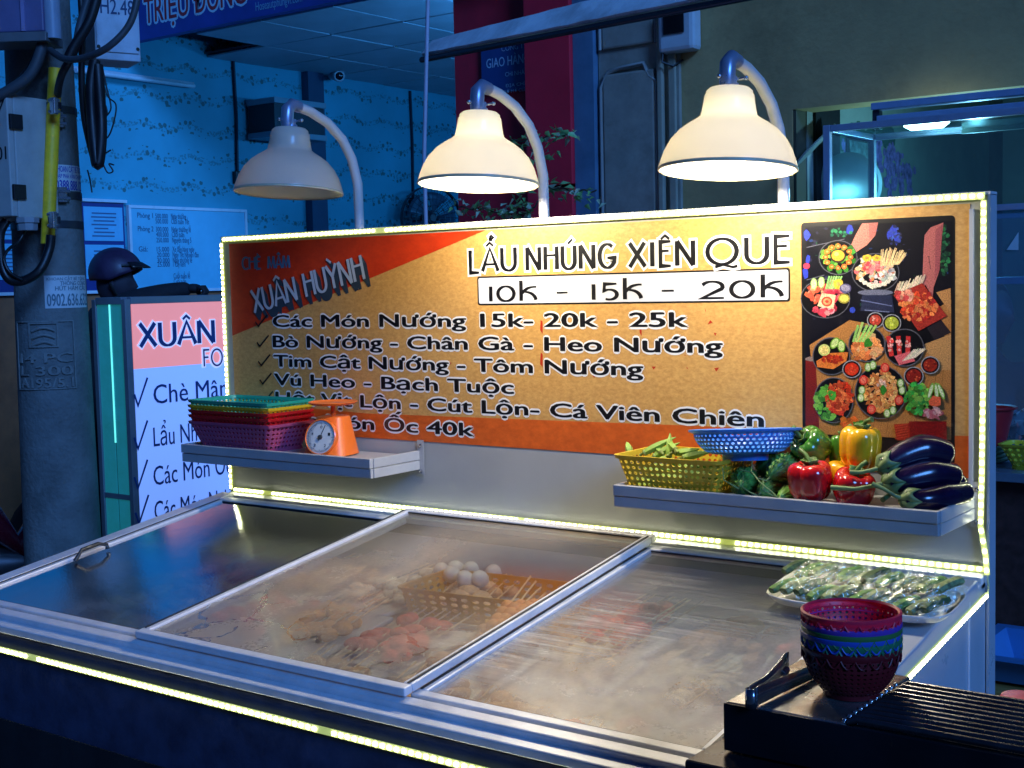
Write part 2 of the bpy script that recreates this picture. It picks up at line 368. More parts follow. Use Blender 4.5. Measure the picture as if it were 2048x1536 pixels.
# loudspeaker box on its dark post
a = at(548, 200, 0, WX+.32); b = at(678, 268, 0, WX+.32)
r = empty('wall_cabinet', (WX, a.y, b.z), 'dark box with pale edges mounted high on the papered wall behind the first lamp', 'box')
y0, y1, z0, z1 = at(548,200,0,WX+.3).y, at(676,200,0,WX+.3).y-.15, at(600,272,0,WX+.3).z, at(600,206,0,WX+.3).z
boxg(WX+.03, y0, z0, WX+.3, y1, z1).build('case', mat('dark_case', (.025,.035,.045), .5), r, bevel=.008)
for z in (z0, z1): boxg(WX+.03, y0-.01, z-.02, WX+.315, y1+.01, z+.02).build('edge_trim', mat('pale_trim', (.22,.34,.4), .4), r, bevel=.003)
y0, y1 = at(617,300,0,WX+.05).y, at(648,300,0,WX+.05).y
tag(boxg(WX+.0, y0, .6, WX+.07, y1, CZ+.3).build('wall_post', mat('post_navy', (.03,.07,.13), .5)), 'dark blue post running up the papered wall behind the first lamp', 'post')
p = at(672, 150, 0, WX+.12)
r = empty('security_camera', p, 'small pale security camera where the papered wall meets the ceiling', 'camera')
Mx = Matrix.Translation(p) @ Matrix.Rotation(rad(-35), 4, 'Z') @ Matrix.Rotation(rad(12), 4, 'Y')
G().lathe([(0,-.13),(.04,-.13),(.045,-.11),(.045,.12),(.038,.13),(0,.13)], 16, Mx @ Matrix.Rotation(rad(90),4,'Y')).build('body', mat('pale_paint', (.5,.55,.6), .4), r, smooth=40)
G().lathe([(0,.134),(.025,.134),(.03,.13)], 16, Mx @ Matrix.Rotation(rad(90),4,'Y')).build('lens', mat('lens', (.01,.01,.02), .1), r, smooth=40)
G().tube([p, p+V((-.06,0,.08)), (WX, p.y, p.z+.1)], .012, 8).build('bracket', mat('pale_paint', (.5,.55,.6), .4), r, smooth=60)
# wall fan
p = at(862, 436, 0, WX+.25)
r = empty('wall_fan', p, 'dark round caged fan just above the board between first and second lamp', 'fan')
Mf = Matrix.Translation(p) @ Matrix.Rotation(rad(62), 4, 'Z') @ Matrix.Rotation(rad(90), 4, 'X')
fm = mat('fan_dark', (.02,.035,.05), .4)
g = G()
for k in range(1, 6):
    rr = .25*k/5; zz = .05*(1-(k/5)**2)
    for s in (1, -1): g.tube([Mf @ V((rr*cos(2*pi*i/32), rr*sin(2*pi*i/32), s*(zz+.02))) for i in range(33)], .003, 4, cap=False)
for i in range(28):
    a_ = 2*pi*i/28
    for s in (1, -1): g.tube([Mf @ V((q*cos(a_), q*sin(a_), s*(.05*(1-(q/.25)**2)+.02))) for q in (.03,.12,.2,.25)], .0022, 4, cap=False)
g.build('cage', fm, r)
G().lathe([(.25,-.025),(.258,-.02),(.258,.02),(.25,.025)], 40, Mf).build('cage_rim', fm, r, smooth=40)
for k in range(5):
    b0 = 2*pi*k/5
    G().surf(lambda u, v: Mf @ V(((.04+.17*v)*cos(b0+(u-.5)*(.5+.5*v)), (.04+.17*v)*sin(b0+(u-.5)*(.5+.5*v)), (u-.5)*.035)), 5, 4).build('blade', mat('fan_blade', (.05,.12,.18), .3), r, smooth=60, solid=.002)
G().lathe([(0,.05),(.03,.05),(.045,.02),(.06,-.02),(.06,-.09),(.03,-.12),(0,-.12)], 20, Mf).build('motor', fm, r, smooth=40)
G().tube([p+V((-.08,.03,-.02)), (WX+.02, p.y+.05, p.z-.03)], .025, 10).build('arm', fm, r, smooth=60)
# whiteboard + notices
wb = at(262, 416, 0, WX+.03); we = at(490, 434, 0, WX+.03)
zb = .62; zt = wb.z
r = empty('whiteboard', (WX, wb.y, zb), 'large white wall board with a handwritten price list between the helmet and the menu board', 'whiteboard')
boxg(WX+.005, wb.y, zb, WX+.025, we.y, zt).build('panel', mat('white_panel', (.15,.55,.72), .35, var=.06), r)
g = G(); e = .02
g.box(WX+.004, wb.y-e, zt, WX+.032, we.y+e, zt+e); g.box(WX+.004, wb.y-e, zb-e, WX+.032, wb.y, zt); g.box(WX+.004, we.y, zb-e, WX+.032, we.y+e, zt); g.box(WX+.004, wb.y, zb-e, WX+.032, we.y, zb)
g.build('frame', mat('pale_alu', (.7,.75,.8), .3), r, bevel=.002)
frw = lambda x, z, l: V((WX+.0255+l, x, z))
g = G()
hh = zt-zb
rows = [('Phòng 1','500.000','Ngày thường'),('','500.000','Cuối tuần Tết'),('Phòng 2','300.000','Ngày thường lễ'),('','400.000','Cuối tuần'),('','250.000','Nguyên tháng 5'),('Giá:','15.000','Xe đẩy hàng ngày'),('','20.000','Ngày Tết Nguyên đán'),('','30.000','Ngày thường lễ'),('','25.000','1 Cây kem'),('','','Cuối tuần lễ'),('','','Cuối tuần')]
zr = [.885,.82,.72,.655,.585,.47,.40,.33,.28,.13,.06]
yw = at(480,434,0,WX+.03).y - wb.y
for (a_, b_, c_), q in zip(rows, zr):
    z = zb+hh*q
    if a_: text(g, a_, frw, wb.y+.05, wb.y+.05+.018*len(a_), z, .034, .001, .012)
    if b_: text(g, b_, frw, wb.y+yw*.21, wb.y+yw*.32, z, .032, .001, .012)
    if c_: text(g, c_, frw, wb.y+yw*.35, wb.y+yw*(.35+.0125*len(c_)), z, .036, .001, .012)
g.build('handwriting', mat('marker', (.04,.07,.16), .5), r)
ny0 = wb.y-1.7
r = empty('notice_board', (WX, ny0, .66), 'dark framed board holding pale printed notices behind the concrete pole', 'notice board')
boxg(WX+.004, ny0, .62, WX+.02, wb.y-.05, zt+.03).build('backing', mat('navy_card', (.02,.03,.2), .5), r)
boxg(WX+.004, ny0-.02, zt+.03, WX+.034, wb.y-.03, zt+.05).build('frame_rail', mat('pale_alu', (.7,.75,.8), .3), r, bevel=.002)
boxg(WX+.004, ny0-.02, .60, WX+.034, wb.y-.03, .62).build('frame_rail', mat('pale_alu', (.7,.75,.8), .3), r, bevel=.002)
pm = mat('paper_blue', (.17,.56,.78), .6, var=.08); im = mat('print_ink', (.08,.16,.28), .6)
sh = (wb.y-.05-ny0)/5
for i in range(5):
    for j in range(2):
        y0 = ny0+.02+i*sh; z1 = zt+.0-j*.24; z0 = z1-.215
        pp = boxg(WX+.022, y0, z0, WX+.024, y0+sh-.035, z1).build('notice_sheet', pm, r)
        g = G()
        for k in range(7):
            if i == 3 and j == 0: continue
            g.box(WX+.0245, y0+.05+random.random()*.03, z1-.045-k*.024, WX+.0252, y0+sh-.08-random.random()*.08, z1-.036-k*.024)
        if i == 3 and j == 0:
            g.box(WX+.0245, y0+.05, z1-.19, WX+.0252, y0+sh-.09, z1-.182); g.box(WX+.0245, y0+.05, z1-.168, WX+.0252, y0+sh-.12, z1-.16)
        g.build('print', im, pp)
# red shopfront pier with its sign
redm = mat('red_paint', (.80,.018,.045), .55, var=.12, scale=4)
r = empty('red_pier', (-.95, 2.9, FLOOR), 'tall dark red shopfront pier behind the second lamp', 'pillar')
boxg(-1.50, 2.97, FLOOR, -.98, 3.12, 3.6).build('rear_panel', mat('red_dark', (.62,.014,.035), .6, var=.15), r)
for z0, z1 in ((FLOOR, .2), (.215, 1.07), (1.085, 1.915), (1.93, 3.6)):
    boxg(-.965, 2.86, z0, -.69, 3.10, z1).build('front_panel', redm, r, bevel=.004)
boxg(-.95, 2.89, FLOOR, -.715, 3.09, 3.6).build('core', mat('red_joint', (.02,.004,.006), .7), r)
sa = at(965, 105, 1, 2.96); sb = at(1060, 178, 1, 2.96)
r = empty('delivery_sign', (sa.x, 2.96, sb.z), 'navy delivery notice on the dark red pier, partly hidden by its front face', 'sign')
boxg(sa.x, 2.945, sb.z, -.90, 2.965, sa.z+.05).build('plate', mat('sign_navy', (.02,.06,.22), .4), r, bevel=.002)
frs = lambda x, z, l: V((x, 2.9445-l, z))
a = at(973, 137, 1, 2.944)
g = G(); text(g, 'GIAO HÀNG NHANH', frs, a.x, a.x+.47, a.z, .048, .0006, .02)
for i, (s, zz, h, x) in enumerate((('BÀI HIỂU THỰC ĐƠN', .11, .026, .10), ('CÔNG TY CỔ PHẦN', .075, .026, .10), ('CHI NHÁNH VŨNG TÀU', -.055, .022, .12), ('ĐỊA CHỈ TRUNG TÂM', -.11, .016, .12), ('GIỜ MỞ CỬA HẰNG NGÀY', -.14, .016, .1))):
    text(g, s, frs, a.x+x, a.x+x+.33, a.z+zz, h, .0006, .005)
g.build('lettering', mat('sign_text', (.4,.6,.75), .5), r)
# blue grey pilaster and the tall wall behind the board
tag(boxg(-.688, 2.885, FLOOR, -.571, 3.12, 3.6).build('blue_pilaster', mat('pilaster_blue', (.10,.20,.30), .5, var=.2)), 'narrow blue grey pilaster between the red pier and the carved door', 'pillar')
stucco = mat('stucco', (.50,.35,.15), .75, var=.22, scale=2.2, bump=.25, bscale=40, dirt=.5)
wl = tag(G().box(-.57, 2.95, FLOOR, .44, 3.12, 3.6).box(.44, 2.95, 1.345, 4.6, 3.12, 3.6).build('wall', stucco), kind='structure')
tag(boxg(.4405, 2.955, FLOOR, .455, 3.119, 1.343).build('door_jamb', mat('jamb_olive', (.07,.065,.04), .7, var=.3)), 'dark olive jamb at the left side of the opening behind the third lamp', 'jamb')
# carved door in that wall
r = empty('panelled_door', (-.4, 2.9, FLOOR), 'grey green panelled door with raised mouldings between pilaster and third lamp', 'door')
dmm = mat('door_paint', (.34,.31,.25), .5, var=.2, dirt=.4)
boxg(-.565, 2.925, FLOOR+.02, -.12, 2.948, 2.4).build('leaf', dmm, r)
for z0, z1 in ((-.6,.35),(.45,1.60),(1.72,2.3)):
    x0, x1, e = -.535, -.245, .02
    boxg(x0, 2.905, z0, x1, 2.924, z1).build('raised_panel', dmm, r, bevel=.012)
    g = G(); g.tube([(x0-.012,2.915,z0),(x0-.012,2.915,z1-.06),(x0+.03,2.915,z1+.01),(x0+.1,2.915,z1+.022),(x1-.06,2.915,z1+.03),(x1-.03,2.915,z1-.03),(x1+.012,2.915,z1-.06),(x1+.012,2.915,z0)], .012, 6)
    g.build('moulding', mat('moulding', (.32,.31,.28), .4), r, smooth=60)
boxg(-.225, 2.895, FLOOR, -.195, 2.924, 2.4).build('stile', mat('stile', (.36,.33,.24), .5), r, bevel=.006)
boxg(-.17, 2.905, FLOOR, -.13, 2.924, 2.4).build('stile', mat('stile', (.36,.33,.24), .5), r, bevel=.006)
# white device on the wall
p = at(1352, 60, 1, 2.88)
r = empty('wall_box', p, 'small white box with a dark window high on the wall behind the third lamp', 'box')
boxg(p.x-.09, 2.86, p.z-.10, p.x+.10, 2.949, p.z+.10).build('case', mat('white_plastic', (.55,.6,.62), .35), r, bevel=.02)
boxg(p.x-.055, 2.852, p.z-.02, p.x+.055, 2.859, p.z+.09).build('window', mat('black_gloss', (.01,.01,.012), .1), r, bevel=.003)
G().tube([(p.x-.07,2.88,p.z-.09),(p.x-.07,2.87,p.z-.14),(p.x-.03,2.9,p.z-.16),(p.x,2.94,p.z-.13)], .006, 6).build('wire', mat('black_plastic', (.015,.015,.017), .4), r, smooth=60)
# awning beam
a0 = at(846, 116, 1, 2.3); a1 = at(1545, -20, 1, 1.7)
r = empty('awning_rail', a0, 'weathered blue grey awning rail crossing above the lamps', 'awning')
dv = (a1-a0)
frm = [V((0,0,0)), V((0,-.02,.05)), V((0,-.05,.075)), V((0,-.09,.085))]
g = G(); n = 24; vs = []
for i in range(n+1):
    t = i/n; c = a0+dv*t
    for (dy, dz) in ((0,.010),(-.012,.020),(.03,.060+.02*t),(.075,.095+.05*t),(.06,.01)):
        vs.append(c+V((0, dy+random.uniform(-.002,.002), dz+random.uniform(-.002,.002))))
g.add(vs, [(i*5+j, i*5+(j+1)%5, (i+1)*5+(j+1)%5, (i+1)*5+j) for i in range(n) for j in range(5)]+[(4,3,2,1,0), tuple(n*5+j for j in range(5))])
g.build('cover', mat('awning_sheet', (.75,.85,.88), .5, var=.25, scale=6, dirt=.5), r, smooth=30)
G().tube([a0+V((-.01,-.0,-.008)), a0+dv*.5+V((0,0,-.008)), a1+V((0,0,-.008))], .014, 8).build('bar', mat('dark_bar', (.03,.04,.05), .4, .5), r, smooth=60)
# thin pale pole standing in front of the left shop
p = at(852, 445, 1, 2.2); q = at(866, 0, 1, 2.2)
tag(G().tube([(p.x, 2.2, FLOOR), (p.x, 2.2, 1.2), (q.x+.01, 2.2, q.z+.6)], .0095, 8).build('thin_pole', mat('pole_white', (.5,.5,.6), .4), smooth=60), 'thin pale upright rod in front of the left shop between first and second lamp', 'pole')

# ================================================================== right shop interior
opx = .44
tag(boxg(opx-.02, 3.06, FLOOR, opx+.02, 6.0, 3.0).build('wall_side', mat('side_wall', (.28,.33,.30), .6, var=.2)), kind='structure')
tag(boxg(.3, 6.0, FLOOR, 6.5, 6.12, 3.0).build('wall_rear', mat('rear_wall', (.30,.42,.42), .6, var=.25, scale=1.5)), kind='structure')
tag(boxg(.3, 3.13, 2.0, 6.5, 6.1, 2.1).build('ceiling_right', mat('ceil_dark', (.06,.09,.11), .7)), kind='structure')
tag(boxg(4.6, 2.9, FLOOR, 4.75, 6.1, 3.6).build('wall_end', mat('side_wall', (.28,.33,.30), .6)), kind='structure')
# glass cabinet hung in the opening
ga = at(1655, 258, 1, 2.45); gx0 = ga.x; gz1 = ga.z; gx1 = gx0+1.25; gz0 = gz1-.62; gy0 = 2.45; gy1 = 2.92
r = empty('glass_cabinet', (gx0, gy0, gz0), 'blue framed glass display cabinet in the dark opening right of the third lamp', 'cabinet')
alu = mat('cabinet_alu', (.36,.45,.62), .35, .3)
t = .028
def bar3(p, q, w): 
    lo = V((min(p[0],q[0])-w/2, min(p[1],q[1])-w/2, min(p[2],q[2])-w/2)); hi = V((max(p[0],q[0])+w/2, max(p[1],q[1])+w/2, max(p[2],q[2])+w/2)); return boxg(*lo, *hi)
for yy in (gy0, gy1):
    for xx in (gx0, gx1): bar3((xx,yy,gz0),(xx,yy,gz1),t).build('upright', alu, r, bevel=.002)
    for zz in (gz0, gz1): bar3((gx0+.03,yy,zz),(gx1-.03,yy,zz),t-.002).build('rail', alu, r, bevel=.002)
for xx in (gx0, gx1):
    for zz in (gz0, gz1): bar3((xx,gy0+.03,zz),(xx,gy1-.03,zz),t-.004).build('side_rail', alu, r, bevel=.002)
bar3((gx0+.03,gy0+.02,gz0+.24),(gx1-.03,gy0+.02,gz0+.24),.018).build('shelf_rail', alu, r, bevel=.002)
def glassmat(name, c, fac):
    m = bpy.data.materials.new(name); m.use_nodes = True; N = m.node_tree.nodes; L = m.node_tree.links; N.clear()
    o = N.new('ShaderNodeOutputMaterial'); tr = N.new('ShaderNodeBsdfTransparent'); tr.inputs[0].default_value = (*c, 1)
    gl = N.new('ShaderNodeBsdfGlossy'); gl.inputs['Roughness'].default_value = .22 if name == 'cabinet_glass' else .04; fr = N.new('ShaderNodeFresnel'); fr.inputs[0].default_value = 1.5
    df = N.new('ShaderNodeBsdfDiffuse'); df.inputs[0].default_value = (.6,.7,.72,1)
    m0 = N.new('ShaderNodeMixShader'); m0.inputs[0].default_value = fac; m1 = N.new('ShaderNodeMixShader')
    L.new(tr.outputs[0], m0.inputs[1]); L.new(df.outputs[0], m0.inputs[2]); mf = N.new('ShaderNodeMath'); mf.operation = 'MULTIPLY'; mf.inputs[1].default_value = .05 if name == 'cabinet_glass' else .35; L.new(fr.outputs[0], mf.inputs[0]); L.new(mf.outputs[0], m1.inputs[0]); L.new(m0.outputs[0], m1.inputs[1]); L.new(gl.outputs[0], m1.inputs[2]); L.new(m1.outputs[0], o.inputs[0])
    return m
cg = glassmat('cabinet_glass', (.78,.92,.92), .06)
boxg(gx0+.02, gy0-.003, gz0+.02, gx1-.02, gy0+.001, gz1-.02).build('glass', cg, r)
boxg(gx0-.003, gy0+.02, gz0+.02, gx0+.001, gy1-.02, gz1-.02).build('glass', cg, r)
boxg(gx0+.02, gy0+.02, gz1-.004, gx1-.02, gy1-.02, gz1).build('top_glass', cg, r)
# mural of hanging purple flowers on the side wall
frq = lambda x, z, l: V((.4655+l, x, z))
r = tag(boxg(.4603, 3.42, .3, .465, 5.7, 1.95).build('flower_mural', mat('mural_bg', (.38,.50,.44), .6, var=.25, scale=2)), 'pale wall mural with hanging purple flowers seen through the glass cabinet', 'mural')
rnd = random.Random(3)
g = G(); g2 = G()
def blob(gg, x, z, s, l):
    n = 6; a0 = rnd.random()*6
    gg.poly([frq(x+s*(1+.4*rnd.random())*cos(a0+2*pi*k/n), z+s*(1+.4*rnd.random())*sin(a0+2*pi*k/n), l) for k in range(n)])
A = [at(1668+i*9, 0, 1, 5.98).x for i in range(0)]
k = 0
for px, top, ln in ((1690,280,55),(1712,275,35),(1735,285,80),(1752,282,60),(1780,290,90),(1795,310,80),(1812,330,60),(1700,290,30),(1770,300,110)):
    for i in range(34):
        t_ = rnd.random(); w = 12*(1-t_*.8)
        q = at(px+rnd.gauss(0,w*.5)+t_*10, top+t_*ln, 0, .466); k += 1
        blob(g, q.y, q.z, .011+.014*rnd.random(), .001+k*1e-5)
for i in range(90):
    q = at(1668+rnd.random()*120, 268+rnd.gauss(0,8)+abs(rnd.gauss(0,6)), 0, .466); blob(g2, q.y, q.z, .03, .0005+i*4e-6)
g.build('purple_flowers', mat('mural_purple', (.34,.24,.70), .6, var=.8, scale=28), r); g2.build('leaves', mat('mural_leaf', (.05,.16,.12), .6, var=.4, scale=20), r)
q = at(1718, 303, 0, .47)
r = empty('small_picture', q, 'small dark framed picture seen through the left end of the glass cabinet', 'picture')
boxg(.4655, q.y-.16, q.z-.06, .475, q.y+.16, q.z+.06).build('frame', dm, r, bevel=.003); boxg(.4755, q.y-.13, q.z-.045, .478, q.y+.13, q.z+.045).build('image', mat('pic', (.25,.38,.42), .4, var=.9, scale=18), r)
q = at(1702, 372, 1, 3.25)
r = empty('round_exhaust_fan', q, 'pale round fan hood behind the glass of the cabinet, near its left post', 'fan')
G().lathe([(.135,0),(.15,.01),(.15,.05),(.12,.07),(.03,.08),(0,.08)], 32, Matrix.Translation(q) @ Matrix.Rotation(rad(90),4,'X')).build('hood', mat('hood', (.35,.5,.52), .35), r, smooth=40, solid=.004)
G().tube([q, q+V((0,.2,.0)), q+V((0,.3,-1.9))], .02, 8).build('stand', dm, r, smooth=60)
tag(boxg(.4608, 3.125, .2, .475, 3.40, 1.99).build('shade_sheet', mat('shade_black', (.006,.008,.010), .7)), 'added black sheet standing in for shade in the opening corner behind the third lamp', 'board')  # black sheet stands in for the shade of this corner, no real board
# louvred shutter pieces in the dark corner of the opening
r = empty('louvre_rack', (.5, 3.3, 1.0), 'pale ribbed shutter leaning in the dark gap between third lamp and cabinet', 'shutter')
for k in range(22):
    a = at(1598+k*2.7, 322-k*2.6, 0, .50); Mx = Matrix.Translation(a) @ Matrix.Rotation(rad(44), 4, 'Y')
    G().box(-.004, -.008, -.055, .004, .008, .055, Mx).build('louvre', mat('louvre_m', (.25,.3,.28), .4), r)
# strip light in the opening
la = at(1745, 216, 1, 2.75); lb = at(2060, 182, 1, 2.75)
r = empty('strip_light', la, 'blue metal strip light with a glowing white tube across the opening at the right', 'lamp')
lz = la.z; lx0 = la.x; lx1 = lb.x+.3
boxg(lx0, 2.73, lz-.01, lx1, 2.80, lz+.018).build('top_channel', mat('channel_blue', (.30,.42,.68), .35, .2), r, bevel=.003)
boxg(lx0+.02, 2.74, lz-.066, lx1, 2.79, lz-.035).build('lower_channel', mat('channel_blue', (.30,.42,.68), .35, .2), r, bevel=.003)
boxg(lx0+.0, 2.745, lz-.09, lx0+.03, 2.785, lz-.01).build('end_cap', dm, r, bevel=.003)
ta = at(1812, 233, 1, 2.76)
G().tube([(ta.x-.01,2.765,lz-.085),(ta.x+.02,2.765,lz-.089),(ta.x+.15,2.765,lz-.089),(ta.x+.175,2.765,lz-.082)], [.004,.017,.017,.006], 12).build('tube', mat('tube_glow', (1,1,1), .4, var=0, emit=(.65,.95,1), es=14), r, smooth=60)
ld = bpy.data.lights.new('tube_light', 'POINT'); lo = bpy.data.objects.new('tube_light', ld); col.objects.link(lo); ld.shadow_soft_size = .03; ld.specular_factor = 0
ld.energy = TUBE_W; ld.color = (.25,.72,1); lo.location = (ta.x+.10, 3.35, lz-.30); attach(lo, r)
tag(boxg(at(1925,246,1,2.88).x, 2.87, at(1925,268,1,2.88).z, at(1925,246,1,2.88).x+.6, 2.88, at(1925,246,1,2.88).z).build('pale_notice', mat('notice', (.25,.45,.42), .5)), 'pale strip fixed to the back of the glass cabinet', 'panel')

# lower right: screen with sail print, person, counter
r = empty('glass_screen', (1.4, 2.2, 0), 'large blue glass screen with a white sail print at the right edge', 'screen')
sx0 = at(1930, 450, 1, 2.2).x; z0 = at(2000, 838, 1, 2.2).z; z1 = at(2000, 422, 1, 2.2).z
boxg(sx0, 2.2, z0, sx0+.9, 2.205, z1).build('glass', glassmat('screen_glass', (.45,.75,.95), .16), r)
bar3((sx0,2.2,z1+.012),(sx0+.9,2.2,z1+.012),.022).build('rail', alu, r, bevel=.002); bar3((sx0,2.2,z0-.012),(sx0+.9,2.2,z0-.012),.022).build('rail', mat('rail_white', (.6,.7,.75), .4), r, bevel=.002)
q = [at(x, y, 1, 2.196) for x, y in ((2013,500),(2037,464),(2037,500))]
G().poly(q).poly([p+V((.04,0,0)) for p in (q[1], q[2]+V((.06,0,0)), q[2])]).build('sail_print', mat('sail', (.6,.75,.8), .5), r)
tag(boxg(1.2, 4.2, .05, 3.2, 4.26, 1.5).build('partition', mat('partition', (.12,.34,.50), .5, var=.1)), 'blue partition wall behind the person at the right', 'partition')
DEP0 = dep
def dep(px, py, d): return DEP0(px, py, d-.21)
# ================================================================== concrete utility pole with boxes and cables
PX, PY = -1.456, .411
conc = mat('concrete', (.16,.17,.165), .8, var=.3, scale=7, bump=.5, bscale=70, dirt=.6)
pole = empty('utility_pole', (PX, PY, FLOOR), 'thick round concrete utility pole with stickers and steel straps at the left', 'utility pole')
def prad(z): return .150-.014*(z+.95)/1.0*.8
G().lathe([(prad(-.95+i*.3), -.95+i*.3) for i in range(20)], 40, Matrix.Translation((PX,PY,0))).build('shaft', conc, pole, smooth=60)
FACE = math.atan2(CC.y-PY, CC.x-PX)                 # direction from the pole to the street side we look from
def polefr(z0, off=0.0):
    def fr(x, z, l):
        zz = z0+z; r_ = prad(zz)+l; a = FACE + off + x/prad(zz); return V((PX+r_*cos(a), PY+r_*sin(a), zz))
    return fr
def poleang(px): # angle offset for a pixel column
    return math.asin(max(-.98, min(.98, (px-105)/70.0)))
def patch(g, x0, x1, z0, z1, l, off=0.0, n=10):
    fr = polefr(0, off); g.surf(lambda u, v: fr(x0+(x1-x0)*u, z0+(z1-z0)*v, l), n, 2)
def zpx(py): return dep(105, py, 5.31).z
steel = mat('steel', (.55,.57,.6), .25, .9, var=.2)
for py in (228, 395, 452, 462):
    if py == 462: continue
    z = zpx(py); g = G(); fr = polefr(z); g.surf(lambda u, v: fr((u-.5)*prad(z)*2*pi, (v-.5)*.028, .003), 40, 1)
    g.build('strap', mat('strap_dark', (.02,.025,.035), .5), pole, smooth=60)
for px, py in ((133,250),(133,395)):
    z = zpx(py); fr = polefr(z, poleang(px)); g = G()
    g.surf(lambda u, v: fr((u-.5)*.03, (v-.5)*.055, .016), 2, 2); g.build('clamp_plate', steel, pole, solid=.012)
    g = G(); g.tube([fr(-.022,.012,.02), fr(.024,.012,.022)], .007, 8); g.tube([fr(-.022,-.014,.02), fr(.024,-.014,.022)], .007, 8); g.build('clamp_bolt', steel, pole, smooth=60)
white_p = mat('sticker_white', (.55,.6,.62), .6, var=.2)
def sticker(px0, px1, py0, py1, lines, ink, lab):
    a0, a1 = poleang(px0)*.15, poleang(px1)*.15; z1, z0 = zpx(py0), zpx(py1)
    g = G(); patch(g, a0, a1, z0, z1, .0012); s = g.build('sticker', white_p, pole, smooth=60); s['label'] = lab
    g = G(); fr = polefr(0)
    for (st, y0, y1, xa, xb, b) in lines:
        h = z1-z0; text(g, st, fr, a0+(a1-a0)*xa, a0+(a1-a0)*xb, z0+h*y0, h*(y1-y0), .0022, b)
    o = g.build('print', ink, s)
navy = mat('ink_navy', (.03,.04,.35), .6); grey = mat('ink_grey', (.10,.18,.22), .6)
sticker(122, 171, 336, 386, [('KHOAN CẮT BÊ TÔNG', .72,.95,.0,.98,.04), ('ĐẬP PHÁ VẬN CHUYỂN', .48,.64,.0,.98,.03), ('0388.888.122', .03,.40,.0,.98,.05)], navy, 'torn white sticker printed in dark blue')
sticker(95, 168, 552, 616, [('KHOAN CẮT BÊ TÔNG', .85,.94,.05,.95,.02), ('THÔNG CỐNG', .70,.82,.3,.95,.03), ('HÚT HẦM CẦU', .54,.67,.2,.95,.04), ('0902.636.632', .07,.44,.04,.98,.05)], grey, 'pale square sticker printed with a phone number')
# embossed maker's mark
g = G(); fr = polefr(0); q0 = poleang(60)*.15; q1 = poleang(140)*.15; em = []
def outline(g, x0, x1, z0, z1, w, l):
    for (a, b, c, d) in ((x0,x1,z1-w,z1),(x0,x1,z0,z0+w),(x0,x0+w,z0+w,z1-w),(x1-w,x1,z0+w,z1-w)): g.surf(lambda u, v: fr(a+(b-a)*u, c+(d-c)*v, l), 6, 2)
za, zb_ = zpx(640), zpx(775)
outline(g, poleang(45)*.15, poleang(140)*.15, zb_, za, .005, .004)
outline(g, poleang(66)*.15, poleang(114)*.15, zpx(692), zpx(643), .006, .005)
for k in range(3):
    g.tube([fr(poleang(72+i*4.5)*.15, zpx(688-k*14)-zpx(0)+zpx(0)+.012*sin(i/8*pi), .004) for i in range(9)], .003, 6)
for s, py in (('14 PC', 722), ('L 300', 747), ('A195/5.1', 771)):
    text(g, s, fr, poleang(50)*.15, poleang(135)*.15, zpx(py), .036, .005, .03)
g.build('embossed_mark', mat('concrete_mark', (.20,.21,.20), .8, var=.3, scale=20), pole, solid=.004)
# yellow conduit along the pole
r = empty('yellow_conduit', dep(102, 480, 5.05), 'short length of yellow pipe strapped to the concrete pole beside the meter box', 'pipe')
p0, p1 = dep(95, 488, 5.06), dep(112, 165, 5.06)
rp = 13.5*4.85/FPX
G().tube([p0, p1+V((0,0,.05))], rp, 20).build('pipe', mat('yellow_pipe', (1.0,.60,.02), .5, var=.2, dirt=.3, scale=20), r, smooth=60)
for px, py in ((108,212),(106,440)):
    c = dep(px, py, 5.06); g = G().tube([c+V((0,0,-.012)), c+V((0,0,.012))], rp+.002, 20); g.build('band', mat('strap_dark', (.02,.025,.035), .5), r, smooth=60)
    c = dep(px, py, 4.98); cr = CM @ V((1,0,0)); G().box(-.014,-.01,-.03,.014,.01,.03, Matrix.Translation(c)).build('buckle', steel, r, bevel=.004)
    G().tube([c+V((0,0,.02))-cr*.02, c+V((0,0,.02))+cr*.02], .006, 8).tube([c-V((0,0,.02))-cr*.02, c-V((0,0,.02))+cr*.02], .006, 8).build('bolt', steel, r, smooth=60)
# meter box at the left edge
e = dep(38, 435, 4.95); top = dep(38, 192, 4.95).z; dpt = .185
bx = empty('meter_box', (e.x, e.y, e.z), 'grey steel meter box with black hinges at the far left edge', 'meter box')
RB = Matrix.Translation((e.x, e.y, 0)) @ Matrix.Rotation(rad(8), 4, 'Z')
boxm = mat('box_paint', (.42,.44,.42), .45, var=.1, dirt=.25, scale=10)
boxg(-.30, .0, e.z, 0, dpt, top, RB).build('case', boxm, bx, bevel=.004)
boxg(-.30, -.028, e.z+.004, -.002, -.001, top-.004, RB).build('door', boxm, bx, bevel=.004)
for py in (245, 384):
    z = dep(38, py, 4.95).z; boxg(.0005, -.026, z-.026, .012, .03, z+.026, RB).build('hinge', mat('black_plastic', (.015,.015,.017), .4), bx, bevel=.003)
frx = lambda x, z, l: RB @ V((x, -.0285-l, z))
g = G(); text(g, 'SV', frx, -.09, -.02, dep(10, 228, 4.95).z, .045, .0008, .03, shear=.2); text(g, '01', frx, -.06, -.015, dep(10, 320, 4.95).z, .045, .0008, .04)
g.build('lettering', mat('ink_black', (.01,.01,.012), .5), bx)
c = RB @ V((-.10+.14, .07, 0)); c = dep(54, 436, 4.98)
G().lathe([(.0,-.045),(.034,-.045),(.036,-.035),(.036,-.02),(.042,-.018),(.042,0),(0,0)], 8, Matrix.Translation((c.x,c.y,e.z))).build('cable_gland', mat('gland', (.3,.32,.34), .4), bx, smooth=30)
cab = mat('cable_black', (.008,.009,.011), .45, var=.3)
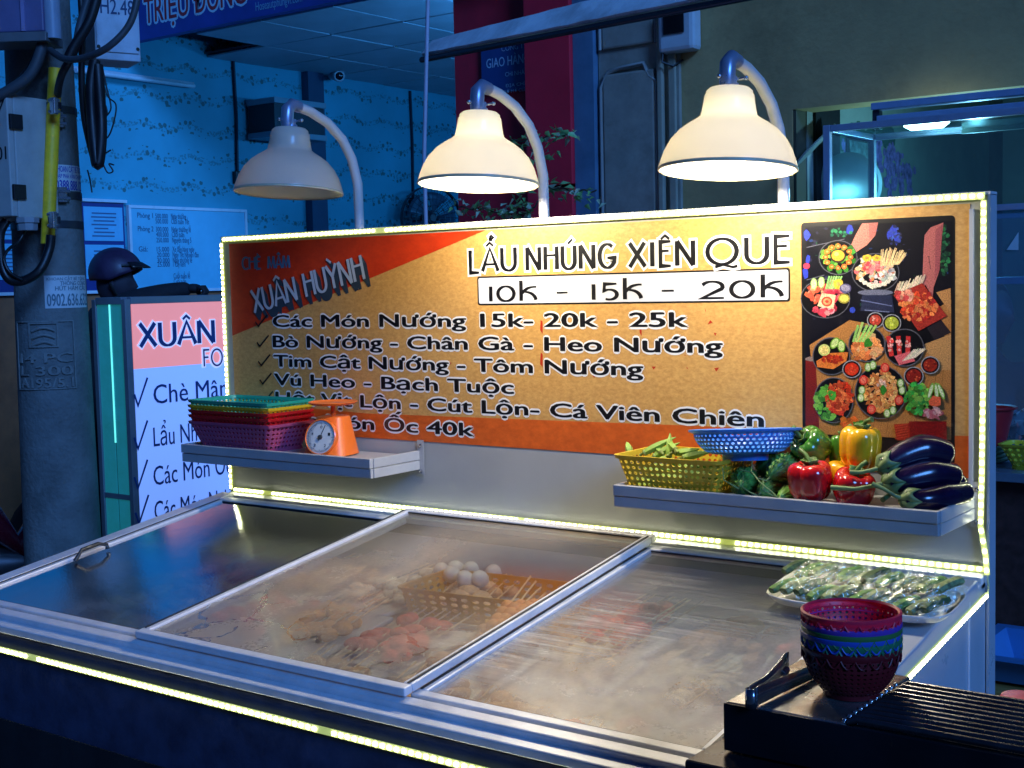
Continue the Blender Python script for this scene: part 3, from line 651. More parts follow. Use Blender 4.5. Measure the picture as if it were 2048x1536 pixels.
def cable(pts, rr, lab, name='cable', grp=None, m=None):
    P = [dep(*p) for p in pts]; Q = []
    for i in range(len(P)-1):                          # smooth through the points
        a, b, c_, d = P[max(i-1,0)], P[i], P[i+1], P[min(i+2,len(P)-1)]
        for k in range(6):
            t = k/6; Q.append(.5*((2*b)+(c_-a)*t+(2*a-5*b+4*c_-d)*t*t+(3*b-a-3*c_+d)*t**3))
    Q.append(P[-1])
    return tag(G().tube(Q, rr, 8).build(name, m or cab, smooth=60), lab, 'cable', grp)
cable([(102,470,5.02),(98,500,5.02),(80,540,5.0),(50,560,5.0),(20,560,5.0),(4,530,5.0),(0,470,5.0),(14,440,5.0)], .017, 'thick black cable looping from the yellow pipe under the meter box')
cable([(54,450,5.0),(40,480,4.98),(16,500,4.98),(8,520,4.98),(20,545,4.98),(45,560,4.98)], .006, 'thin black cable hanging below the meter box gland')
cable([(160,-30,5.0),(165,60,5.0),(163,150,5.02),(168,230,5.05),(180,290,5.05),(190,325,5.05)], .012, 'black cable hanging beside the pole, left of the thick bundle')
cable([(190,120,5.0),(182,170,5.0),(184,240,5.0),(192,320,5.0),(198,322,5.0),(203,260,5.0),(198,170,5.0),(195,130,5.0)], .020, 'thick looped black cable bundle hanging under the upper meter box')
cable([(275,-40,4.7),(272,10,4.7),(255,55,4.7),(215,95,4.7),(170,115,4.75),(130,118,4.8),(100,100,4.9)], .012, 'grey cable curving across the front of the upper meter box', m=mat('cable_grey', (.05,.06,.07), .5))
cable([(200,-30,4.85),(180,40,4.85),(150,90,4.85),(135,120,4.85)], .018, 'thick dark cable slanting down behind the upper meter box')
cable([(185,-30,4.9),(160,50,4.9),(150,100,4.9),(120,160,4.95),(110,250,5.3)], .014, 'dark cable running down the pole head', m=mat('cable_grey', (.05,.06,.07), .5))
cable([(85,60,4.9),(82,100,4.9),(60,150,4.9),(20,180,4.9),(-20,200,4.9)], .020, 'thick dark cable curving left from the pole above the meter box', m=mat('cable_grey', (.05,.06,.07), .5))
cable([(100,20,5.0),(60,130,5.0),(0,195,5.0)], .008, 'thin cable slanting to the upper left corner')
for k, pts in enumerate(([(205,135,5.1),(212,170,5.1),(222,215,5.1),(210,235,5.1)], [(200,140,5.1),(214,190,5.1),(232,210,5.1),(226,250,5.1),(215,275,5.1),(200,278,5.1)], [(196,150,5.1),(206,200,5.1),(202,300,5.1),(222,300,5.1)], [(205,325,5.1),(215,345,5.1),(226,342,5.1),(218,328,5.1),(228,330,5.1)], [(205,140,5.1),(200,180,5.1),(214,220,5.1),(210,240,5.1)], [(175,340,5.1),(180,360,5.1),(184,385,5.1)])):
    cable(pts, .0028, 'thin stray black wire curling below the upper meter box', name='stray_wire', grp='stray wires under the upper meter box')
# upper meter box
f0 = dep(192, 118, 5.05)
nrm = V((.93,-.36,0)).normalized(); tx = V((.36,.93,0)).normalized()
MB = Matrix(((tx.x,-nrm.x,0,f0.x),(tx.y,-nrm.y,0,f0.y),(0,0,1,f0.z),(0,0,0,1)))
bu = empty('meter_box', f0, 'pale meter box lettered H2.48 high on the pole behind the cables', 'meter box')
wd = .165
pb = mat('box_pale', (.48,.56,.62), .5, var=.15, dirt=.35, scale=12)
boxg(0, 0, 0, wd, .16, .42, MB).build('case', pb, bu, bevel=.004)
boxg(.004, -.006, .028, wd-.008, -.0008, .40, MB).build('cover', pb, bu, bevel=.002)
fru = lambda x, z, l: MB @ V((x, -.0065-l, z-.02*x/wd*0))
g = G(); text(g, 'H2.48', fru, .022, wd-.02, .165, .055, .0008, .02); text(g, 'CỤ ĐIỆN BRVT', fru, .012, wd-.008, .25, .026, .0008, .02)
g.build('lettering', mat('ink_blue_black', (.01,.04,.12), .5), bu)
for x, z in ((.01,.045),(wd-.012,.045),(wd-.012,.30)): G().lathe([(0,.004),(.006,.003),(.007,0)], 8, MB @ Matrix.Translation((x,-.0062,z)) @ Matrix.Rotation(rad(90),4,'X')).build('screw', mat('rusty', (.03,.03,.02), .7), bu)
# purple-grey box top left
q = dep(88, 62, 4.86)
bz = empty('junction_box', q, 'dark purple grey box cut by the top left corner of the picture', 'box')
MQ = Matrix.Translation(q) @ Matrix.Rotation(rad(34), 4, 'Z')
boxg(-.5, 0, 0, 0, .16, .5, MQ).build('case', mat('purple_box', (.13,.12,.24), .5, var=.15), bz, bevel=.005)
boxg(-.075, -.012, .0, -.062, -.001, .5, MQ).build('edge_strip', mat('purple_edge', (.25,.22,.40), .4), bz)
boxg(-.5, -.01, -.035, .01, .15, -.002, MQ).build('base_plate', mat('grey_plate', (.12,.13,.14), .5), bz, bevel=.003)
q = dep(106, 78, 4.9); tag(G().tube([q, q+V((0,0,.5))], .030, 16).build('grey_pipe', mat('grey_pipe', (.28,.34,.42), .35), smooth=60), 'short grey upright pipe at the head of the pole', 'pipe')

dep = DEP0
# ================================================================== light box sign
LX = -1.2; ly0 = .57; ly1 = 1.75; lz1 = .575
lb_ = empty('light_box_sign', (LX, ly0, FLOOR), 'glowing free-standing light box sign with pink heading and blue menu between pole and board', 'sign')
lf = mat('lightbox_frame', (.25,.28,.32), .4, .4)
boxg(LX-.195, ly0+.02, FLOOR+.05, LX-.014, ly1-.02, lz1-.02).build('box', mat('box_inner', (.3,.4,.42), .6), lb_)
for (y, n_) in ((ly0, 0), (ly1, 1)):
    for x in (LX-.195, LX-.012): boxg(x-.012, y-.014, FLOOR, x+.012, y+.014, lz1).build('post', lf, lb_, bevel=.002)
for z in (lz1, FLOOR+.06):
    for x in (LX-.195, LX-.012): boxg(x-.013, ly0+.014, z-.02, x+.013, ly1-.014, z+.008).build('rail', lf, lb_, bevel=.002)
    for y in (ly0, ly1): boxg(LX-.183, y-.013, z-.02, LX-.024, y+.013, z+.008).build('rail', lf, lb_, bevel=.002)
boxg(LX-.185, ly0-.012, -.20, LX-.022, ly0+.01, -.18).build('rail', lf, lb_)
teal = mat('teal_side', (.04,.28,.30), .35, var=.3, scale=9, emit=(.02,.36,.42), es=.22)
boxg(LX-.183, ly0-.006, FLOOR+.07, LX-.108, ly0-.003, lz1-.02).build('side_panel', teal, lb_)
boxg(LX-.100, ly0-.006, FLOOR+.07, LX-.024, ly0-.003, lz1-.02).build('side_panel', teal, lb_)
boxg(LX-.107, ly0-.009, .02, LX-.099, ly0-.007, lz1-.02).build('side_glow', mat('side_glow', (.3,.9,.8), .4, emit=(.15,.9,.8), es=.9), lb_)
frl = lambda y, z, l: V((LX+.0025+l, y, z))
zr_ = at(300, 736, 0, LX).z
boxg(LX-.01, ly0+.015, FLOOR+.08, LX+.001, ly1-.015, zr_).build('lit_face', mat('face_blue', (.5,.6,.9), .4, var=.06, scale=2, emit=(.20,.38,1.0), es=.62), lb_)
boxg(LX-.01, ly0+.015, zr_+.0005, LX+.001, ly1-.015, lz1-.02).build('lit_heading', mat('face_pink', (.8,.4,.35), .4, var=.06, scale=2, emit=(1.0,.30,.25), es=.52), lb_)
ink = mat('lb_ink', (.015,.06,.22), .5); edge = mat('lb_edge', (.6,.65,.9), .5, emit=(.6,.7,1), es=.55)
A = lambda px, py: at(px, py, 0, LX)
g = G(); ge = G()
x0, x1, z0 = A(277,694).y, A(430,693).y, A(277,694).z; cap = A(277,647).z-z0
L1 = layout('XUAN', ['','','^',''], x0, x1, z0, cap)
L1 += layout('HUYNH', ['','','`','',''], x1+.05, x1+.46, z0, cap)
deco(ge, L1, frl, .0004, .022, .012, .010); deco(g, L1, frl, .003, .020, .009)
x0, z0 = A(405,733).y, A(405,733).z; cap2 = A(405,700).z-z0; x1 = A(465,732).y
L2 = layout('FOOD', ['']*4, x0, x0+(x1-x0)*1.45, z0, cap2)
deco(ge, L2, frl, .0004, .012, .012, .008); deco(g, L2, frl, .003, .008, .007)
for s, pxa, pyb, pxc, sh_ in (('Chè Mâm Xuân', 306, 808, 458, 7/12), ('Lẩu Nhúng Xiên', 306, 893, 389, 6/14), ('Các Món Ốc', 306, 971, 418, 7/10), ('Các Món Nướng', 308, 1041, 410, 7/13)):
    a = A(pxa, pyb); b = A(pxc, pyb); cp = A(pxa, pyb-39).z - a.z
    wid = (b.y-a.y)/sh_
    text(g, s, frl, a.y, min(a.y+wid, ly1-.03), a.z, cp, .003, .012)
    c = a; ck = [(-.090,.045),(-.075,.0),(-.025,.105)]
    ribbon(g, [(a.y+p[0], a.z+p[1]) for p in ck], frl, .009, .009, 0, .0031)
g.build('lettering', ink, lb_); ge.build('lettering_edge', edge, lb_)

# ================================================================== people
def skin(name, verts, edges, radii, m, parent=None, sub=2, root=0, rest=None):
    me = bpy.data.meshes.new(name); me.from_pydata(verts, edges, []); me.materials.append(m)
    o = bpy.data.objects.new(name, me); col.objects.link(o)
    o.modifiers.new('skin', 'SKIN'); 
    for i, r_ in enumerate(radii):
        sv = me.skin_vertices[0].data[i]; sv.radius = (r_, r_) if not isinstance(r_, tuple) else r_; sv.use_root = (i == root)
    s = o.modifiers.new('sub', 'SUBSURF'); s.levels = sub; s.render_levels = sub
    o.modifiers['skin'].use_smooth_shade = True
    if parent: attach(o, parent)
    return o
def head(parent, c, fwd, m, hs=.115, name='head'):
    """a head built as one surface: skull, brow, nose, lips, chin; fwd = facing direction (xy)"""
    f = V((fwd[0], fwd[1], 0)).normalized(); s = V((-f.y, f.x, 0)); c = V(c); g = G(); nu, nv = 32, 24
    def fn(u, v):
        a = 2*pi*u; p = pi*v; x = sin(p)*cos(a); y = sin(p)*sin(a); z = cos(p)
        fx = .92*x; w = .74*y*(1-.18*max(0,-z)); zz = 1.15*z
        if x > 0:
            fy = y/max(.2, 1)
            fx += .22*math.exp(-((y/.16)**2)-((z+.12)/.16)**2)         # nose
            fx += .06*math.exp(-((y/.5)**2)-((z-.12)/.10)**2)          # brow
            fx -= .07*math.exp(-(((abs(y)-.32)/.15)**2)-((z+.02)/.09)**2)  # eye sockets
            fx += .07*math.exp(-((y/.26)**2)-((z+.42)/.06)**2) + .06*math.exp(-((y/.24)**2)-((z+.54)/.05)**2)
            fx += .16*math.exp(-((y/.3)**2)-((z+.80)/.14)**2)          # chin
            if z < -.3: fx -= .12*(-z-.3)
        else: fx *= 1.08
        return c + f*(fx*hs) + s*(w*hs) + V((0,0,zz*hs))
    g.surf(fn, nu, nv)
    for k in (-1, 1): g.ball(c+s*(k*.76*hs)-f*(.02*hs)-V((0,0,.05*hs)), (.20*hs,.12*hs,.27*hs), 10, 8)
    return g.build(name, m, parent, smooth=180)
skinm = mat('skin_dusk', (.28,.17,.12), .5); clothk = mat('black_cloth', (.015,.015,.02), .8, bump=.3)
# rider in a helmet, facing right, arm out to the handlebar
hp = dep(232, 560, 6.25); rg = CM @ V((1,0,0)); rg = V((rg.x, rg.y, 0)).normalized(); fw = V((-rg.y, rg.x, 0))
pr_ = empty('person', (hp.x, hp.y, FLOOR), 'person in purple helmet and dark jacket behind the light box, one arm stretched out', 'person')
hd = head(pr_, hp+V((0,0,-.02)), rg, mat('mask_dark', (.03,.025,.04), .7), .092)
sh = hp+V((-.0,0,-.16))
def off(a, b, c): return sh+rg*a+fw*b+V((0,0,c))
v = [off(-.10,0,-.60), off(-.09,0,-.35), off(-.05,0,-.10), off(-.03,0,.0), off(-.01,0,.09),   # pelvis..neck
     off(.02,-.17,-.0), off(.14,-.19,.065), off(.28,-.16,.10), off(.385,-.125,.112),
     off(-.03,.18,-.03), off(.02,.22,-.28), off(.14,.20,-.45), off(.19,.18,-.47),
     off(-.10,-.11,-.66), off(-.07,-.12,-1.05), off(-.10,-.12,-1.46),
     off(-.10,.11,-.66), off(-.07,.12,-1.05), off(-.10,.12,-1.46)]
ed = [(0,1),(1,2),(2,3),(3,4),(3,5),(5,6),(6,7),(7,8),(3,9),(9,10),(10,11),(11,12),(0,13),(13,14),(14,15),(0,16),(16,17),(17,18)]
skin('body', v, ed, [.15,.14,.15,.12,.06,.075,.055,.042,.035,.075,.055,.042,.035,.10,.075,.05,.10,.075,.05], clothk, pr_)
# gloved hands closed on the grips
for s in (-1, 1):
    w = off(.36, -.125, .112) if s < 0 else off(.20, .18, -.475)
    g = G(); g.ball(w+rg*.03+V((0,0,.0)), (.045,.04,.022), 12, 8)
    g.build('hand', clothk, pr_, smooth=180)
    for k in range(4):
        b0 = w+rg*.055+fw*(.03-.02*k); G().tube([b0, b0+rg*.022+V((0,0,.004)), b0+rg*.034+V((0,0,-.016)), b0+rg*.022+V((0,0,-.034)), b0+rg*.002+V((0,0,-.034))], [.0105,.0105,.010,.009,.007], 8).build('finger', clothk, pr_, smooth=180)
    b0 = w+rg*.02+fw*(-s*.036); G().tube([b0, b0+rg*.02-fw*s*.012+V((0,0,-.015)), b0+rg*.03-fw*s*.004+V((0,0,-.032))], [.013,.012,.008], 8).build('thumb', clothk, pr_, smooth=180)
hm = mat('helmet_purple', (.05,.028,.07), .5, var=.35, scale=14, coat=.05)
hc = hp+V((0,0,.035))
hl = empty('helmet', hc, 'dark purple open-face helmet with a raised peak, worn behind the light box', 'helmet')
def hf(u, v):
    a = 2*pi*u; lim = .60*pi-.14*pi*max(0, cos(a))*1.0; p = lim*v
    x = sin(p)*cos(a); y = sin(p)*sin(a); z = cos(p)
    return hc + rg*(x*.120) + fw*(y*.102) + V((0,0,z*.112))
G().surf(hf, 36, 14).build('shell', hm, hl, smooth=180, solid=.012)
G().surf(lambda u, v: hc + rg*((.120+.042*v)*cos((u-.5)*1.7)) + fw*(.102*(1+.25*v)*sin((u-.5)*1.7)) + V((0,0,.045-.025*v)), 14, 3).build('peak', mat('black_plastic', (.015,.015,.017), .4), hl, smooth=60, solid=.005)
G().tube([hc+rg*(.124*cos(a))+fw*(.106*sin(a))+V((0,0,.03)) for a in [(-.5+i/12)*2.2 for i in range(13)]], .008, 6).build('goggle_strap', mat('black_plastic', (.015,.015,.017), .4), hl, smooth=60)
G().tube([hc+fw*(-.098)+V((0,0,-.05)), hc+rg*.03+fw*(-.06)+V((0,0,-.13)), hc+rg*.05+V((0,0,-.145)), hc+rg*.03+fw*.06+V((0,0,-.13)), hc+fw*.098+V((0,0,-.05))], .006, 6).build('chin_strap', mat('strap_b', (.02,.02,.02), .6), hl, smooth=60)
# motorbike under the rider
tyre = mat('rubber', (.012,.012,.013), .7, bump=.2); chrome = mat('chrome', (.6,.62,.65), .15, .95); bodyr = mat('bike_red', (.16,.008,.02), .25, coat=.6); plastic = mat('black_plastic', (.015,.015,.017), .4)
def motorbike(o, d, label, paint):
    d = V((d[0], d[1], 0)).normalized(); s = V((-d.y, d.x, 0)); o = V(o)
    r = empty('motorbike', o, label, 'motorbike')
    P = lambda a, b, c: o+d*a+s*b+V((0,0,c))
    MW = lambda a: Matrix(((d.x,0,s.x,P(a,0,0).x),(d.y,0,s.y,P(a,0,0).y),(0,1,0,.28+o.z),(0,0,0,1)))
    for a in (-.6, .62):
        w = G().lathe([(.20,-.03),(.255,-.042),(.282,-.022),(.285,0),(.282,.022),(.255,.042),(.20,.03)], 32, MW(a)).build('wheel', tyre, r, smooth=50)
        G().lathe([(.20,-.028),(.185,-.02),(.185,.02),(.20,.028)], 28, MW(a)).build('rim', chrome, w, smooth=40)
        g = G()
        for k in range(10): q = 2*pi*k/10; g.tube([MW(a) @ V((.03*cos(q),.03*sin(q),.02*(-1)**k)), MW(a) @ V((.19*cos(q+.2),.19*sin(q+.2),0))], .004, 5)
        g.lathe([(0,-.05),(.035,-.05),(.035,.05),(0,.05)], 14, MW(a)); g.build('hub', chrome, w, smooth=40)
    G().tube([P(-.62,0,.60), P(-.3,0,.62), P(.05,0,.52), P(.2,0,.36), P(.38,0,.62), P(.42,0,.82)], [.06,.12,.13,.10,.09,.06], 14, flat=.7).build('body', paint, r, smooth=180)
    G().tube([P(-.55,0,.70), P(-.2,0,.74), P(.08,0,.70)], [.08,.12,.07], 12, flat=.5).build('seat', plastic, r, smooth=180)
    G().tube([P(-.1,0,.30), P(.2,0,.28)], .09, 12).build('engine', mat('engine', (.1,.1,.11), .4, .7), r, smooth=60)
    G().tube([P(-.1,-.12,.24), P(-.75,-.13,.33)], [.022,.045], 12).build('exhaust', chrome, r, smooth=60)
    for k in (-1, 1):
        G().tube([P(.40,k*.07,.72), P(.62,k*.07,.28)], .018, 8).build('fork', chrome, r, smooth=60)
        G().tube([P(.40,k*.03,.84), P(.36,k*.22,.92), P(.28,k*.34,.90)], .011, 8).build('handlebar', plastic, r, smooth=60)
        G().tube([P(.33,k*.28,.905), P(.26,k*.38,.90)], .017, 10).build('grip', tyre, r, smooth=60)
        G().tube([P(.35,k*.24,.92), P(.38,k*.28,1.03)], .005, 6).build('mirror_stalk', chrome, r, smooth=60)
        G().ball(P(.385,k*.29,1.07), (.05,.018,.035), 14, 8, Matrix.Rotation(math.atan2(s.y,s.x),3,'Z')).build('mirror', mat('mirror_pale', (.6,.6,.75), .1, .8), r, smooth=180)
    G().ball(P(.50,0,.80), (.07,.09,.09), 16, 10).build('headlight', mat('lamp_glass', (.4,.42,.45), .1), r, smooth=180)
    G().surf(lambda u, v: P(.62+.31*cos(.5+1.9*v), (u-.5)*.12, .28+.31*sin(.5+1.9*v)), 4, 10).build('front_fender', paint, r, smooth=60, solid=.006)
    return r
motorbike(V((pr_.location.x, pr_.location.y, FLOOR))+rg*.1+fw*.55, rg, 'dark motorbike beside the helmeted person, mostly hidden behind the light box', bodyr)
q = dep(-30, 1000, 6.0)
motorbike((q.x-.25, q.y+.1, FLOOR), (.5,.85), 'dark red motorbike parked at the far left behind the concrete pole', bodyr)

# dark figure behind the screen at the right
hp2 = at(1982, 628, 1, 3.2)
p2 = empty('person', (hp2.x, hp2.y, FLOOR), 'person in a dark printed T-shirt standing in profile behind the glass screen', 'person')
left = V((-1,0,0)); hp2 = at(1975, 632, 1, 3.2)
head(p2, hp2, (.9,-.35), mat('skin_shade', (.10,.06,.05), .6), .125)
G().surf(lambda u, v: hp2+V((-.01,.012,.03))+V((.128*sin(.62*pi*v)*cos(2*pi*u)-.02, .118*sin(.62*pi*v)*sin(2*pi*u), .15*cos(.62*pi*v))), 24, 12).build('hair', mat('hair_black', (.01,.01,.012), .5, bump=.4), p2, smooth=180)
c = hp2+V((-.02,.03,-.24))
v = [c+V(p) for p in ((0,0,-.62),(0,0,-.35),(0,0,-.08),(0,0,.02),(.0,0,.12),(-.19,0,-.02),(-.26,-.02,-.28),(-.22,-.16,-.50),(.19,0,-.02),(.27,-.02,-.28),(.2,-.2,-.46),(-.1,0,-.72),(-.11,0,-1.05),(-.11,0,-1.36),(.1,0,-.72),(.11,0,-1.05),(.11,0,-1.36))]
ed = [(0,1),(1,2),(2,3),(3,4),(2,5),(5,6),(6,7),(2,8),(8,9),(9,10),(0,11),(11,12),(12,13),(0,14),(14,15),(15,16)]
skin('body', v, ed, [.15,.15,.16,.10,.06,.085,.06,.04,.085,.06,.04,.10,.07,.05,.10,.07,.05], clothk, p2)
g = G(); frp = lambda x, z, l: c+V((x, -.185-l, z)); text(g, 'NUTRIT', frp, -.05, .30, -.22, .075, .002, .03)
g.build('shirt_print', mat('shirt_print', (.12,.2,.25), .7), p2)
# ================================================================== LED strip
led_tape = mat('led_tape', (.6,.65,.3), .4, var=0, emit=(.80,.95,.16), es=TAPE)
led_dot = mat('led_dot', (1,1,1), .4, var=0, emit=(1.0,1.0,.72), es=DOT)
def led(parent, pts, nrm, pitch=.0165, w=.013, dot=(.0072,.0055), gaps=(), th=.003, name='led_strip'):
    """flat strip through pts; nrm is the way it shines; dots are its small diodes"""
    nrm = V(nrm).normalized(); P = [V(p) for p in pts]; gt = G(); gdt = G()
    for i in range(len(P)-1):
        a, b = P[i], P[i+1]; t = (b-a).normalized(); s = t.cross(nrm).normalized(); n2 = s.cross(t)
        M = Matrix(((t.x,s.x,n2.x,a.x),(t.y,s.y,n2.y,a.y),(t.z,s.z,n2.z,a.z),(0,0,0,1))); L_ = (b-a).length
        gt.box(0,-w/2,0,L_,w/2,th,M); k = int(L_/pitch)
        for j in range(k):
            u = (j+.5)*L_/k
            if any(abs(u-q) < .012 for q in gaps): continue
            gdt.box(u-dot[0]/2,-dot[1]/2,th+.0004,u+dot[0]/2,dot[1]/2,th+.0026,M)
    tp = gt.build(name, led_tape, parent); d_ = gdt.build('diodes', led_dot, tp); d_['kind'] = 'stuff'
    return tp

# ================================================================== chest freezer
fr_ = empty('chest_freezer', (1.1, -.5, FLOOR), 'wide white chest freezer with three sloping misted glass lids and a dark front', 'freezer')
whitep = mat('white_enamel', (.46,.49,.53), .32, var=.06, dirt=.08, scale=6, coat=.2)
alum = mat('aluminium', (.78,.80,.83), .38, .22, var=.12, scale=14, bump=.03)
alum_d = mat('rail_dark', (.05,.055,.06), .4, .4)  # dark metal for the inner back rail and the frame grooves
black_g = mat('track_black', (.012,.013,.016), .35)
frontm = mat('front_navy', (.030,.040,.085), .42, var=.35, scale=18, bump=.05, bscale=150)
yb, yf = -.004, F(0,FL,0).y
# outer shell panels: side walls follow the sloping top
def side(x0, x1, name):
    g = G(); P = []
    for x in (x0, x1): P += [V((x, yb, FLOOR+.06)), V((x, yb, -.006)), F(x, FL-.012, -.012), V((x, yf+.008, FLOOR+.06))]
    g.add(P, [(0,1,2,3),(7,6,5,4),(0,4,5,1),(1,5,6,2),(2,6,7,3),(3,7,4,0)]); return g.build(name, whitep, fr_, bevel=.004)
side(0, .03, 'side_panel'); side(FW-.03, FW, 'side_panel')
g = G(); x = FW+.0008
boxg(FW+.0005, -.115, FLOOR+.07, FW+.0035, -.112, -.03).build('seam', mat('seam_white', (.8,.82,.85), .4), fr_)
boxg(.03, yf+.008, FLOOR+.06, FW-.03, yf+.04, F(0,FL,0).z-.02).build('front_panel', frontm, fr_)
boxg(1.06, yf+.004, FLOOR+.08, 1.064, yf+.0078, -.33).build('panel_seam', mat('seam_dark', (.02,.03,.06), .5), fr_)
# dark plinth below the front panel line
boxg(-.0, yf+.0035, FLOOR+.02, FW, yf+.0075, -.362).build('kick_panel', mat('kick_black', (.004,.005,.008), .7), fr_)
boxg(.03, -.03, FLOOR+.06, FW-.03, yb, -.012).build('back_panel', whitep, fr_)
boxg(.06, -.9, FLOOR, FW-.06, -.06, FLOOR+.06).build('base', black_g, fr_)
# inner basin
g = G(); ib = -.46
fl = lambda x, s, h: F(x, s, h)
basinm = mat('basin_liner', (.55,.56,.55), .4, var=.15, scale=5, dirt=.15)
x0, x1, s0, s1 = .05, FW-.13, .075, FL-.055
Pt = [F(x0,s0,-.02),F(x1,s0,-.02),F(x1,s1,-.02),F(x0,s1,-.02)]; Pb = [V((p.x, p.y*.92-.04, ib)) for p in Pt]
g.add(Pt+Pb, [(0,1,5,4),(1,2,6,5),(2,3,7,6),(3,0,4,7),(4,5,6,7)]); g.build('basin', basinm, fr_)
# rim: back ledge, front double rail, side rails, right deck
def fpiece(nm, m, x0, s0, h0, x1, s1, h1, bv=.002): g = G(); fbox(g, x0, s0, h0, x1, s1, h1); return g.build(nm, m, fr_, bevel=bv)
fpiece('back_ledge', alum, .0, .0, -.02, FW, .034, .006)
fpiece('back_track', black_g, .03, .0345, -.03, FW-.03, .060, -.004)
fpiece('back_rail', alum, .03, .0605, -.03, FW-.03, .072, .010)
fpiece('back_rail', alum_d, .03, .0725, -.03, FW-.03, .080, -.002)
fpiece('front_rail', alum, -.004, FL-.026, -.014, FW+.004, FL+.004, .004, .003)
fpiece('front_rail', alum, .03, FL-.054, -.03, FW-.03, FL-.0265, .016, .003)
fpiece('front_track', black_g, .03, FL-.062, -.03, FW-.03, FL-.0545, .004)
fpiece('side_rail', alum, -.004, .0345, -.03, .044, FL-.0265, .014, .003)
fpiece('side_rail', alum, .0445, .06, -.03, .052, FL-.055, .004)
fpiece('deck', whitep, FW-.135, .0605, -.03, FW+.003, FL-.0265, .012, .004)
# lids
def fogmat(lo_, hi_, cen=None, gm=(.60,.16), rg=(.04,.42), bmp=.25, grad=(1,1), fc=(.66,.65,.62), stk=1.0, trk_=0.0):
    m = bpy.data.materials.new('misted_glass'); m.use_nodes = True; nt = m.node_tree; N = nt.nodes; L = nt.links; N.clear()
    o = N.new('ShaderNodeOutputMaterial'); tc = N.new('ShaderNodeTexCoord')
    def noise(sc, det=6, ro=.6, dist=0, stretch=None):
        n = N.new('ShaderNodeTexNoise'); n.inputs['Scale'].default_value = sc; n.inputs['Detail'].default_value = det; n.inputs['Roughness'].default_value = ro; n.inputs['Distortion'].default_value = dist
        if stretch:
            mp = N.new('ShaderNodeMapping'); mp.inputs['Scale'].default_value = stretch; mp.inputs['Rotation'].default_value = (0,0,-.10); L.new(tc.outputs['Object'], mp.inputs[0]); L.new(mp.outputs[0], n.inputs['Vector'])
        else: L.new(tc.outputs['Object'], n.inputs['Vector'])
        return n
    def mr(src, a, b, c, d):
        r = N.new('ShaderNodeMapRange'); r.inputs[1].default_value=a; r.inputs[2].default_value=b; r.inputs[3].default_value=c; r.inputs[4].default_value=d; L.new(src, r.inputs[0]); return r.outputs[0]
    def mth(op, a, b):
        n = N.new('ShaderNodeMath'); n.operation = op
        for i, q in enumerate((a, b)):
            if isinstance(q, (int, float)): n.inputs[i].default_value = q
            else: L.new(q, n.inputs[i])
        return n.outputs[0]
    big = noise(2.6, 4, .5, .4); fog = mr(big.outputs[0], .34, .64, lo_, hi_)
    sp = N.new('ShaderNodeSeparateXYZ'); L.new(tc.outputs['Object'], sp.inputs[0]); fog = mth('MULTIPLY', fog, mr(sp.outputs[1], -.12, -.60, grad[0], grad[1]))
    if cen is not None:                              # a patch wiped clearer by hand
        vd_ = N.new('ShaderNodeVectorMath'); vd_.operation = 'DISTANCE'; L.new(tc.outputs['Object'], vd_.inputs[0]); vd_.inputs[1].default_value = cen
        wob_ = noise(7, 3, .5); fog = mth('MULTIPLY', fog, mr(mth('ADD', vd_.outputs['Value'], mth('MULTIPLY', wob_.outputs[0], .12)), .19, .38, .03, 1.0))
    fine = noise(120, 5, .7); fog = mth('MULTIPLY', fog, mr(fine.outputs[0], .3, .7, .90, 1.07))
    st = noise(1, 6, .6, .2, (4, 75, 1)); stm = noise(1.7, 2, .5); fog = mth('MULTIPLY', fog, mth('ADD', 1.0, mth('MULTIPLY', mr(st.outputs[0], .42, .62, -.35*stk, .25*stk), mr(stm.outputs[0], .48, .6, 0, 1))))
    # run-off tracks where drops have run together
    vd = noise(5, 4, .6); mx = N.new('ShaderNodeMix'); mx.data_type = 'VECTOR'; mx.inputs[0].default_value = .13; L.new(tc.outputs['Object'], mx.inputs[4]); L.new(vd.outputs[1], mx.inputs[5])
    vo = N.new('ShaderNodeTexVoronoi'); vo.feature = 'DISTANCE_TO_EDGE'; vo.inputs['Scale'].default_value = 8; L.new(mx.outputs[1], vo.inputs['Vector'])
    wid = noise(14, 3, .6); edge = mth('LESS_THAN', vo.outputs['Distance'], mr(wid.outputs[0], .42, .68, 0, .06))
    low = mr(sp.outputs[1], -.86, -.60, 1, 0)
    trk = mth('MULTIPLY', edge, low); fog = mth('MULTIPLY', fog, mth('SUBTRACT', 1.0, mth('MULTIPLY', trk, .85*trk_)))
    tr = N.new('ShaderNodeBsdfTransparent'); tr.inputs[0].default_value = (.90,.93,.91,1)
    df = N.new('ShaderNodeBsdfDiffuse'); df.inputs[0].default_value = (*fc,1); tl = N.new('ShaderNodeBsdfTranslucent'); tl.inputs[0].default_value = (.74,.74,.72,1)
    md = N.new('ShaderNodeMixShader'); md.inputs[0].default_value = .35; L.new(df.outputs[0], md.inputs[1]); L.new(tl.outputs[0], md.inputs[2])
    m0 = N.new('ShaderNodeMixShader'); L.new(fog, m0.inputs[0]); L.new(tr.outputs[0], m0.inputs[1]); L.new(md.outputs[0], m0.inputs[2])
    gl = N.new('ShaderNodeBsdfGlossy'); L.new(mr(fog, 0, 1, rg[0], rg[1]), gl.inputs['Roughness']); fz = N.new('ShaderNodeFresnel'); fz.inputs[0].default_value = 1.42
    bp = N.new('ShaderNodeBump'); bp.inputs['Strength'].default_value = bmp; bp.inputs['Distance'].default_value = .002
    dr = noise(160, 3, .6); rp = noise(22, 3, .6); L.new(mth('ADD', mth('MULTIPLY', dr.outputs[0], .5), mth('MULTIPLY', rp.outputs[0], .45)), bp.inputs['Height']); L.new(bp.outputs[0], gl.inputs['Normal'])
